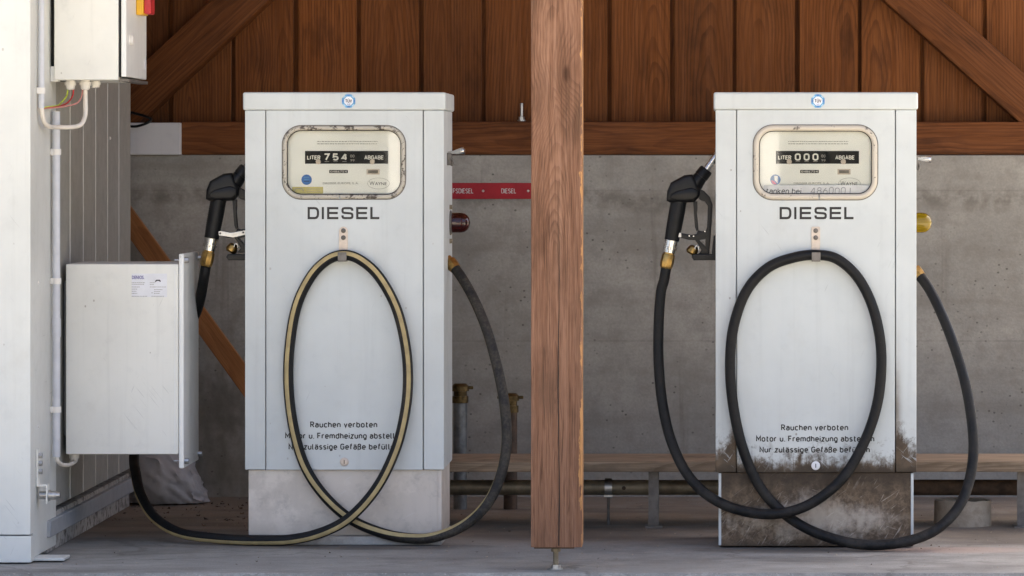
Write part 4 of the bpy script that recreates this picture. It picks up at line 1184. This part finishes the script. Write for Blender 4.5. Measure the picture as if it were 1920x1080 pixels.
    # cap
    cap = box('cap', cx - 0.2855, cx + 0.2845, oy - 0.005, oy + 0.386, zt_, V(173), paint if not dirty else M['pump_clean'], t, 0.006, 3)
    tc = (U(c + 8 if not dirty else c + 3.5), V(189.5))
    CY = oy - 0.005
    oc = math.radians(22.5)
    sk = prism('badge', disc(tc[0], tc[1], 13.6 * s, n=8, a0=oc), CY - 0.0006, CY - 0.0001, M['lightblue'], cap)
    for k in range(8):
        a1 = oc + k * math.pi / 4 + 0.16; a2 = oc + (k + 1) * math.pi / 4 - 0.16
        r1, r2 = 12.6 * s, 10.2 * s
        prism('badge_segment', [(tc[0] + r1 * math.cos(a1), tc[1] + r1 * math.sin(a1)), (tc[0] + r1 * math.cos(a2), tc[1] + r1 * math.sin(a2)), (tc[0] + r2 * math.cos(a2), tc[1] + r2 * math.sin(a2)), (tc[0] + r2 * math.cos(a1), tc[1] + r2 * math.sin(a1))], CY - 0.0010, CY - 0.0006, M['blue'] if k % 2 else M['badge_pale'], sk)
    prism('badge_field', disc(tc[0], tc[1], 8.9 * s, n=8, a0=oc), CY - 0.0011, CY - 0.0006, M['paper'], sk)
    sign_text('lettering', 'TÜV', tc[0], tc[1] + 0.2 * s, 6.6 * s, CY - 0.0011, M['print_black'], sk, 13 * s, 0.17)
    sign_text('lettering', 'SÜD', tc[0], tc[1] - 6.0 * s, 2.2 * s, CY - 0.0011, M['blue'], sk, 6 * s, 0.2)
    # base
    box('base', cx - 0.2715, cx + 0.2725, oy + 0.010, oy + 0.37, zbase, zb_ - 0.0008, basem, t, 0.003)
    if not dirty:
        box('mortar_bed', cx - 0.20, cx + 0.275, oy - 0.012, oy + 0.375, 0.0, zbase - 0.0005, M['plinth'], t, 0.005)
        box('base_flange', cx + 0.262, cx + 0.2728, oy + 0.0072, oy + 0.0098, zbase + .004, zb_ - 0.003, M['base_clean'], t, 0.001, 1)
    else:
        for xa in (cx - 0.2718, cx + 0.2648):
            box('base_flange', xa, xa + 0.0075, oy + 0.0072, oy + 0.0098, zbase + .003, zb_ - 0.003, M['pump_clean'], t, 0.001, 1)
    # big word DIESEL in wide block letters
    wx_, wz_ = U(c - 69 if not dirty else c - 68), V(411)
    kx = 134 / 718 * s if not dirty else 138 / 718 * s; kz = 22.8 / 110 * s
    def L(ptsl, ox): return [(wx_ + (ox + p[0]) * kx, wz_ + p[1] * kz) for p in ptsl]
    strokes = []
    def rc_(pts): return pts
    Dp = [(10, 10), (70, 10), (88, 14), (99, 27), (103, 42), (103, 68), (99, 83), (88, 96), (70, 100), (10, 100)]
    Ep = [[(112, 100), (10, 100), (10, 10), (112, 10)], [(10, 56), (106, 56)]]
    Sp = [(108, 76), (107, 88), (100, 97), (86, 100), (30, 100), (16, 97), (10, 88), (10, 70), (16, 61), (30, 57), (88, 53), (102, 49), (108, 40), (108, 22), (102, 13), (88, 10), (30, 10), (16, 13), (10, 22), (9, 35)]
    b = ribbon_bm([L(Dp, 0)], 23 * kx, oy - 0.0005, oy - 0.0001, closed=True)
    ribbon_bm([L([(9, 0), (9, 110)], 143)], 22 * kx, oy - 0.0005, oy - 0.0001, b)
    for e in Ep: ribbon_bm([L(e, 196)], 23 * kx, oy - 0.0005 - 0.00002 * len(e), oy - 0.0001, b)
    ribbon_bm([L(Sp, 340)], 22.5 * kx, oy - 0.0005, oy - 0.0001, b)
    for e in Ep: ribbon_bm([L(e, 488)], 23 * kx, oy - 0.0005 - 0.00002 * len(e), oy - 0.0001, b)
    ribbon_bm([L([(10, 110), (10, 10), (90, 10)], 630)], 23 * kx, oy - 0.0005, oy - 0.0001, b)
    link('lettering', b, M['print_black'], fp)
    dy = 0 if not dirty else 5.5
    ex = 0 if not dirty else -1
    sign_text('lettering', 'Rauchen verboten', U(c - 1.5 + ex), V(796 + dy), 11.6 * s, oy, M['print_black'], fp, 126 * s, 0.185, 0.29, 0.40)
    sign_text('lettering', 'Motor u. Fremdheizung abstellen', U(c - 0.5 + ex), V(817 + dy), 11.6 * s, oy, M['print_black'], fp, 222 * s, 0.185, 0.29, 0.40)
    sign_text('lettering', 'Nur zulässige Gefäße befüllen', U(c - 1.5 + ex), V(837.5 + dy), 11.6 * s, oy, M['print_black'], fp, 207 * s, 0.185, 0.29, 0.40)
    # lock
    kz_ = V(866 if not dirty else 873)
    lk = lathe('lock', (U(c - 0.5), oy + 0.001, kz_), (U(c - 0.5), oy - 0.004, kz_), [(0, 8.4 * s), (.5, 8.2 * s), (.75, 6.6 * s), (.8, 5.4 * s), (1, 5.2 * s)], M['hook' if not dirty else 'paper'], fp, 24)
    box('keyhole', U(c - 0.5) - 0.0011, U(c - 0.5) + 0.0011, oy - 0.0045, oy - 0.0038, kz_ - 0.0055, kz_ + 0.0055, M['dial_black'], lk)
    # hose hook
    hx = U(c - 2 if not dirty else c - 0.5)
    hk = prism('hook', rrect(hx, V(450), 8.2 * s, 25 * s, 8 * s if not dirty else 3 * s), oy - 0.003, oy - 0.0002, M['hook'], t, 0.0006, 1)
    for yv in (432.5, 445.5):
        lathe('screw', (hx, oy - 0.003, V(yv)), (hx, oy - 0.0062, V(yv)), [(0, 4.6 * s), (.6, 4.4 * s), (1, 3 * s)], M['dullsteel'], hk, 14)
    b = bmesh.new()
    box_bm(hx - 8.2 * s, hx + 8.2 * s, oy - 0.0445, oy - 0.0002, V(489.5) - .0006, V(489.5) + .0012, 0.0005, 1, b)
    box_bm(hx - 8.2 * s, hx + 8.2 * s, oy - 0.0445, oy - 0.0425, V(489.5) + 0.0014, V(472.5), 0.0007, 1, b)
    box_bm(hx - 8.2 * s, hx + 8.2 * s, oy - 0.0021, oy - 0.0003, V(489.3) + .0015, V(476), 0.0005, 1, b)
    link('hook_tab', b, M['dullsteel'], hk, 35)
    # side fittings (right flank)
    xr = cx + W - 0.001
    ly = oy + 0.24
    lz = V(420)
    lamp = lathe('warning_lamp', (xr, ly + 0.04, lz), (xr + 0.058, ly + 0.04, lz), [(0, .0285), (.55, .0285), (.72, .0265), (.86, .021), (.95, .0135), (1, .003)], lamp_mat, t, 28, 80)
    lathe('socket', (xr - 0.0005, ly + 0.04, lz), (xr + 0.006, ly + 0.04, lz), [(0, .036), (.6, .036), (1, .031)], M['dullsteel'], lamp, 24)
    lathe('bulb', (xr + 0.006, ly + 0.04, lz), (xr + 0.036, ly + 0.04, lz), [(0, .010), (.3, .010), (.5, .013), (.8, .012), (1, .004)], M['brasspipe'], lamp, 16)
    hz = V(290 if not dirty else 298)
    hb = box('switch_bracket', xr, xr + 0.012, oy + 0.14, oy + 0.19, hz - 0.03, hz + 0.006, M['dullsteel'], t, 0.002)
    e0 = Vector((xr + 0.004, oy + 0.15, hz + (0.004 if not dirty else 0))); e1 = e0 + Vector((0.046, -0.006, 0.008 if not dirty else 0.0))
    lathe('switch_lever', e0, e1, [(0, .006), (.35, .0052), (.4, .006), (.92, .0105), (1, .0095)], M['steel'], t, 18)
    b = tube_bm(catmull([Vector((xr + .008, oy + .15, hz - .005)), Vector((xr + .016, oy + .15, hz - .018)), Vector((xr + .013, oy + .15, hz - .032))], 5), 0.004, 8)
    link('switch_cam', b, M['dullsteel'], hb, 50)
    for zz_ in (V(390), V(455)):
        lathe('bolt', (xr, oy + 0.26, zz_), (xr + 0.008, oy + 0.26, zz_), [(0, .008), (1, .007)], M['brasspipe'], t, 6)
    f0 = P(0, 0, 0)
    # left flank: nozzle cradle
    xl = cx - W + 0.001
    cr = prism('nozzle_cradle', [(xl, V(443)), (xl - 0.007, V(443)), (xl - 0.012, V(478)), (xl - 0.064, V(478)), (xl - 0.069, V(484)), (xl - 0.062, V(490)), (xl, V(490))], oy + 0.125, oy + 0.175, M['plastic'], t, 0.003)
    lathe('spout_socket', (xl + .001, oy + 0.15, V(292)), (xl - 0.003, oy + 0.15, V(292)), [(0, .024), (1, .022)], M['dullsteel'], t, 20)
    return cx

PLX = pump(646, 0.0, False, '754', M['lamp_red'], 'left diesel pump, clean grey white, counter reading 754', 'red')
PRX = pump(1530, -0.10, True, '000', M['lamp_yellow'], 'right diesel pump with brown grime at its foot, counter reading 000', 'yellow')

# ------------------------------------------------------------------ nozzles
def nozzle(cx, oy, metal_guard, lbl, dx=0.0, dz=0.0):
    y = oy + 0.15
    yr = 0.05                                            # measured on the right pump
    def W(zx, zy):
        q = P(1200 + zx / 4.155, 260 + zy / 4.155, yr)
        return Vector((q.x - PRX + cx + dx, y, q.z + dz))
    def pl(lst): return [(W(*p).x, W(*p).z) for p in lst]
    t = thing('fuel_nozzle', W(215, 1010), lbl, 'nozzle')
    body = prism_bm(pl([(206, 484), (212, 408), (240, 342), (345, 284), (408, 277), (440, 330), (470, 400), (462, 452), (424, 494), (390, 497), (250, 499), (232, 497)]), y - 0.026, y + 0.026, 0.011, 4)
    head = link('valve_body', body, M['plastic'], t, 50)
    # raised side boss
    link('side_cover', prism_bm(pl([(235, 440), (285, 408), (400, 380), (455, 402), (452, 448), (415, 478), (290, 482), (240, 470)]), y - 0.030, y - 0.0255, 0.003, 2), M['plastic'], head, 50)
    lathe('neck', W(400, 390), W(520, 238), [(0, .0225), (.3, .0225), (.62, .0190), (.63, .0205), (.94, .0195), (1, .017)], M['plastic'], t, 24)
    lathe('spout', W(505, 257), W(640, 70), [(0, .0098), (.95, .0098), (1, .009)], M['steel'], t, 20)
    prof = []
    for k in range(41):
        u = k / 40
        r = 0.0225 - 0.0015 * u + 0.0012 * math.sin(u * math.pi)
        prof.append((u, r - (0.0007 if (k % 2 and 0.12 < u < .95) else 0)))
    lathe('grip', W(306, 470), W(247, 792), prof, M['rubber'], t, 24, 60)
    a, c = W(247, 788), W(228, 888)
    sw = lathe('swivel', a, c, [(0, .0195), (.06, .0195), (.07, .0185), (.38, .0185), (.39, .0165), (.45, .0165), (.46, .0190), (.8, .0190), (.81, .0175), (1, .0175)], M['steel'], t, 24)
    d = (c - a); q = d.normalized()
    for k in range(14):
        an = 2 * math.pi * k / 14
        side = q.orthogonal().normalized(); oth = q.cross(side)
        pos = a + d * 0.63 + (side * math.cos(an) + oth * math.sin(an)) * 0.0188
        lathe('notch', pos - q * 0.004, pos + q * 0.004, [(0, .0013), (1, .0013)], M['dullsteel'], sw, 6)
    lathe('coupling', W(229, 884), W(200, 1012), [(0, .0150), (.12, .0150), (.13, .0170), (.2, .0185), (.6, .0190), (.85, .0180), (.95, .0165), (1, .0150)], M['brass'], t, 8, 30)
    # hand guard with trigger opening
    gm = M['plastic']
    outer = [(452, 384), (500, 408), (545, 455), (566, 515), (560, 640), (548, 800), (540, 895), (520, 905), (470, 905), (440, 905), (462, 890), (478, 868), (455, 826), (428, 790), (380, 788), (310, 770), (305, 738), (330, 736), (400, 750), (440, 742), (452, 712), (480, 722), (512, 716), (522, 690), (526, 600), (528, 525), (505, 490), (478, 482), (462, 470)]
    hole = [(462, 790), (510, 782), (508, 838)]
    guard = prism('guard', pl(outer), y - 0.010, y + 0.010, gm, t, 0.0025, 2, [pl(hole)])
    if metal_guard:
        prism('guard_link', pl([(306, 736), (330, 734), (400, 748), (520, 728), (530, 760), (470, 775), (420, 786), (330, 772), (308, 768)]), y - 0.0135, y - 0.0102, M['zinc'], guard, 0.001)
        for p in ((320, 752), (500, 745)):
            lathe('rivet', W(*p) - Vector((0, .0135, 0)), W(*p) - Vector((0, .0155, 0)), [(0, .003), (1, .002)], M['dullsteel'], guard, 10)
    else:
        for p in ((384, 758), (417, 759), (506, 722)):
            lathe('rivet', W(*p) - Vector((0, .0102, 0)), W(*p) - Vector((0, .0122, 0)), [(0, .0022), (1, .0016)], M['steel'], guard, 10)
        box('end_clip', W(300, 0).x, W(322, 0).x, y - 0.0125, y - 0.0102, W(0, 768).z, W(0, 732).z, M['zinc'], guard, 0.0005, 1)
    prism('trigger', pl([(414, 488), (446, 488), (448, 540), (444, 580), (450, 640), (456, 712), (440, 722), (428, 690), (424, 640), (418, 560)]), y - 0.009, y + 0.009, M['plastic'], t, 0.002)
    # bonded vent cap hanging at the guard's foot
    b0, b1 = W(428, 838), W(392, 900)
    lathe('vent_cap', b0, b1, [(0, .008), (.2, .014), (.6, .0165), (.8, .0165), (1, .012)], M['brass'], t, 18)
    rp = [W(428, 862), W(432, 840), W(446, 834), W(458, 846), W(456, 868)]
    tube('ring', [p - Vector((0, .012, 0)) for p in catmull(rp, 5)], 0.0019, M['steel'], t, 8)
    return W(198, 1020)
NL = nozzle(PLX, 0.0, True, 'black fuel nozzle hanging on the left side of the left pump', 0.012, 0.004)
NR = nozzle(PRX, -0.10, False, 'black fuel nozzle hanging on the left side of the right pump', 0.0, 0.0)

# ------------------------------------------------------------------ hoses
HR = 0.0146
def hose(name, path, stripe, lbl, start_fit):
    pts3 = [Vector(p[0]) if isinstance(p[0], Vector) else P(p[0], p[1], p[2]) for p in path]
    for p in pts3: p.z = max(p.z, HR + 0.001)
    ang = [p[-1] for p in path] if stripe else None
    if stripe: c, an = catmull(pts3, 14, ang)
    else: c = catmull(pts3, 14)
    for p in c: p.z = max(p.z, HR + 0.0005)
    t = thing('fuel_hose', (pts3[0].x, pts3[0].y, 0), lbl, 'hose')
    tb = link('hose', tube_bm(c, HR, 20), M['hose'] if not stripe else M['hose_left'], t, 60)
    if stripe:
        b = bmesh.new(); prev = None
        for i, p in enumerate(c):
            tg = (c[min(i + 1, len(c) - 1)] - c[max(i - 1, 0)]).normalized()
            n = Vector((0, -1, 0)); n = (n - tg * n.dot(tg)).normalized()
            bb = tg.cross(n)
            row = []
            for k in range(5):
                a_ = math.radians(an[i] + (k - 2) * 11.5)
                row.append(b.verts.new(p + (n * math.cos(a_) + bb * math.sin(a_)) * (HR + 0.0005)))
            if prev:
                for k in range(4): b.faces.new((prev[k], prev[k + 1], row[k + 1], row[k]))
            prev = row
        link('stripe', b, M['stripe'], tb, 60)
    d = (c[6] - c[0]).normalized()
    lathe('end_fitting', c[0] - d * 0.012, c[0] + d * 0.03, [(0, .013), (.3, .013), (.31, .0185), (.7, .0185), (1, .0168)], M['brass'], t, 8, 30)
    return t
xrl = PLX + 0.279
hose('left', [
    (Vector((xrl + .004, .20, Z(490, .2))), 0, 0, 100), (868, 524, .17, 100), (893, 570, .14, 100), (915, 625, .11, 100), (934, 695, .08, 100), (946, 760, .05, 100), (950, 830, .03, 100), (938, 895, .01, 95), (912, 947, -.01, 80),
    (870, 985, -.02, 62), (815, 1007, -.025, 48), (765, 1009, -.025, 38), (712, 998, -.022, 22), (655, 972, -.012, 8), (605, 926, -.012, 0), (570, 870, -.016, -10), (550, 800, -.02, -15), (541, 725, -.02, -15), (543, 650, -.02, -15),
    (556, 575, -.02, -17), (582, 520, -.021, -20), (612, 489, -.022, -22), (643, 478, -.022, -22), (675, 487, -.022, -20), (710, 518, -.022, -16), (742, 575, -.022, -13), (759, 640, -.022, -12), (765, 705, -.022, -12), (760, 770, -.024, -12), (742, 842, -.032, -14),
    (708, 912, -.045, -15), (660, 967, -.052, -16), (610, 996, -.05, -20), (550, 1011, -.045, -25), (480, 1013, -.03, -30), (400, 1009, 0.0, -32), (335, 998, .05, -36), (290, 970, .14, -48), (265, 930, .22, -62), (255, 890, .30, -80), (252, 850, .37, -100),
    (266, 790, .41, -110), (300, 710, .41, -110), (340, 640, .37, -110), (370, 580, .26, -110), (NL + Vector((-.006, .012, -.035)), 0, 0, -110), (NL + Vector((.002, 0, .004)), 0, 0, -110)],
    True, 'black hose with yellowed stripe looped on the front of the left pump', None)
xrr = PRX + 0.279
hose('right', [
    (Vector((xrr + .004, .08, Z(505, .08))),), (1741, 540, .05), (1766, 590, .02), (1790, 652, 0.0), (1810, 720, -.03), (1822, 790, -.06), (1825, 850, -.08), (1815, 910, -.10), (1792, 958, -.13), (1752, 995, -.165), (1700, 1015, -.19), (1640, 1022, -.20), (1580, 1015, -.185),
    (1515, 992, -.15), (1462, 956, -.112), (1420, 905, -.112), (1391, 835, -.118), (1374, 755, -.12), (1369, 680, -.12), (1376, 610, -.12), (1400, 545, -.12), (1440, 502, -.121), (1488, 483, -.122), (1531, 478, -.122),
    (1570, 486, -.122), (1608, 520, -.122), (1635, 572, -.122), (1650, 635, -.122), (1652, 700, -.122), (1643, 765, -.125), (1620, 830, -.13), (1585, 890, -.14), (1540, 932, -.148), (1490, 957, -.15), (1435, 964, -.145), (1375, 953, -.12), (1325, 927, -.08),
    (1286, 885, -.04), (1258, 825, 0.0), (1242, 755, .02), (1235, 680, .035), (1235, 610, .045), (1239, 550, .05), (NR + Vector((-.004, 0, -.03)),), (NR + Vector((.002, 0, .004)),)],
    False, 'plain black hose looped on the front of the right pump', None)

# ------------------------------------------------------------------ litter on the slab: crumbs and dry bits
b = bmesh.new()
def crumb(x, y, r):
    vs = [b.verts.new((x + random.uniform(-r, r), y + random.uniform(-r, r), 0.0005 + (k > 2) * random.uniform(.3, 1) * r)) for k in range(5)]
    for f in ((0, 1, 3), (1, 2, 3), (2, 0, 3), (0, 1, 4), (1, 2, 4), (2, 0, 4)):
        try: b.faces.new([vs[i] for i in f])
        except ValueError: pass
for i in range(420):
    crumb(random.uniform(-1.75, 1.2), random.uniform(-0.7, 1.6) ** 1 if random.random() < .8 else random.uniform(0.2, 1.6), random.choice((.0015, .002, .003, .004)))
for i in range(260):
    crumb(random.gauss(0.62, 0.16), random.gauss(-0.05, 0.16), random.choice((.001, .0015, .002)))
o = link('floor_crumbs', b, M['ring'], center=False); tag(o, 'pale crumbs of grit scattered over the concrete slab', 'grit'); o['kind'] = 'stuff'
b = bmesh.new()
for i in range(110):
    crumb(random.uniform(-1.8, 1.3), random.uniform(-0.75, 1.65), random.choice((.0015, .0025, .004)))
for i in range(120):
    crumb(random.uniform(-1.82, -1.3), random.gauss(1.2, .3), random.choice((.003, .006, .008)))
o = link('dry_leaf_bits', b, M['rust'], center=False); tag(o, 'dark brown dry leaf bits lying on the concrete slab', 'leaf litter'); o['kind'] = 'stuff'
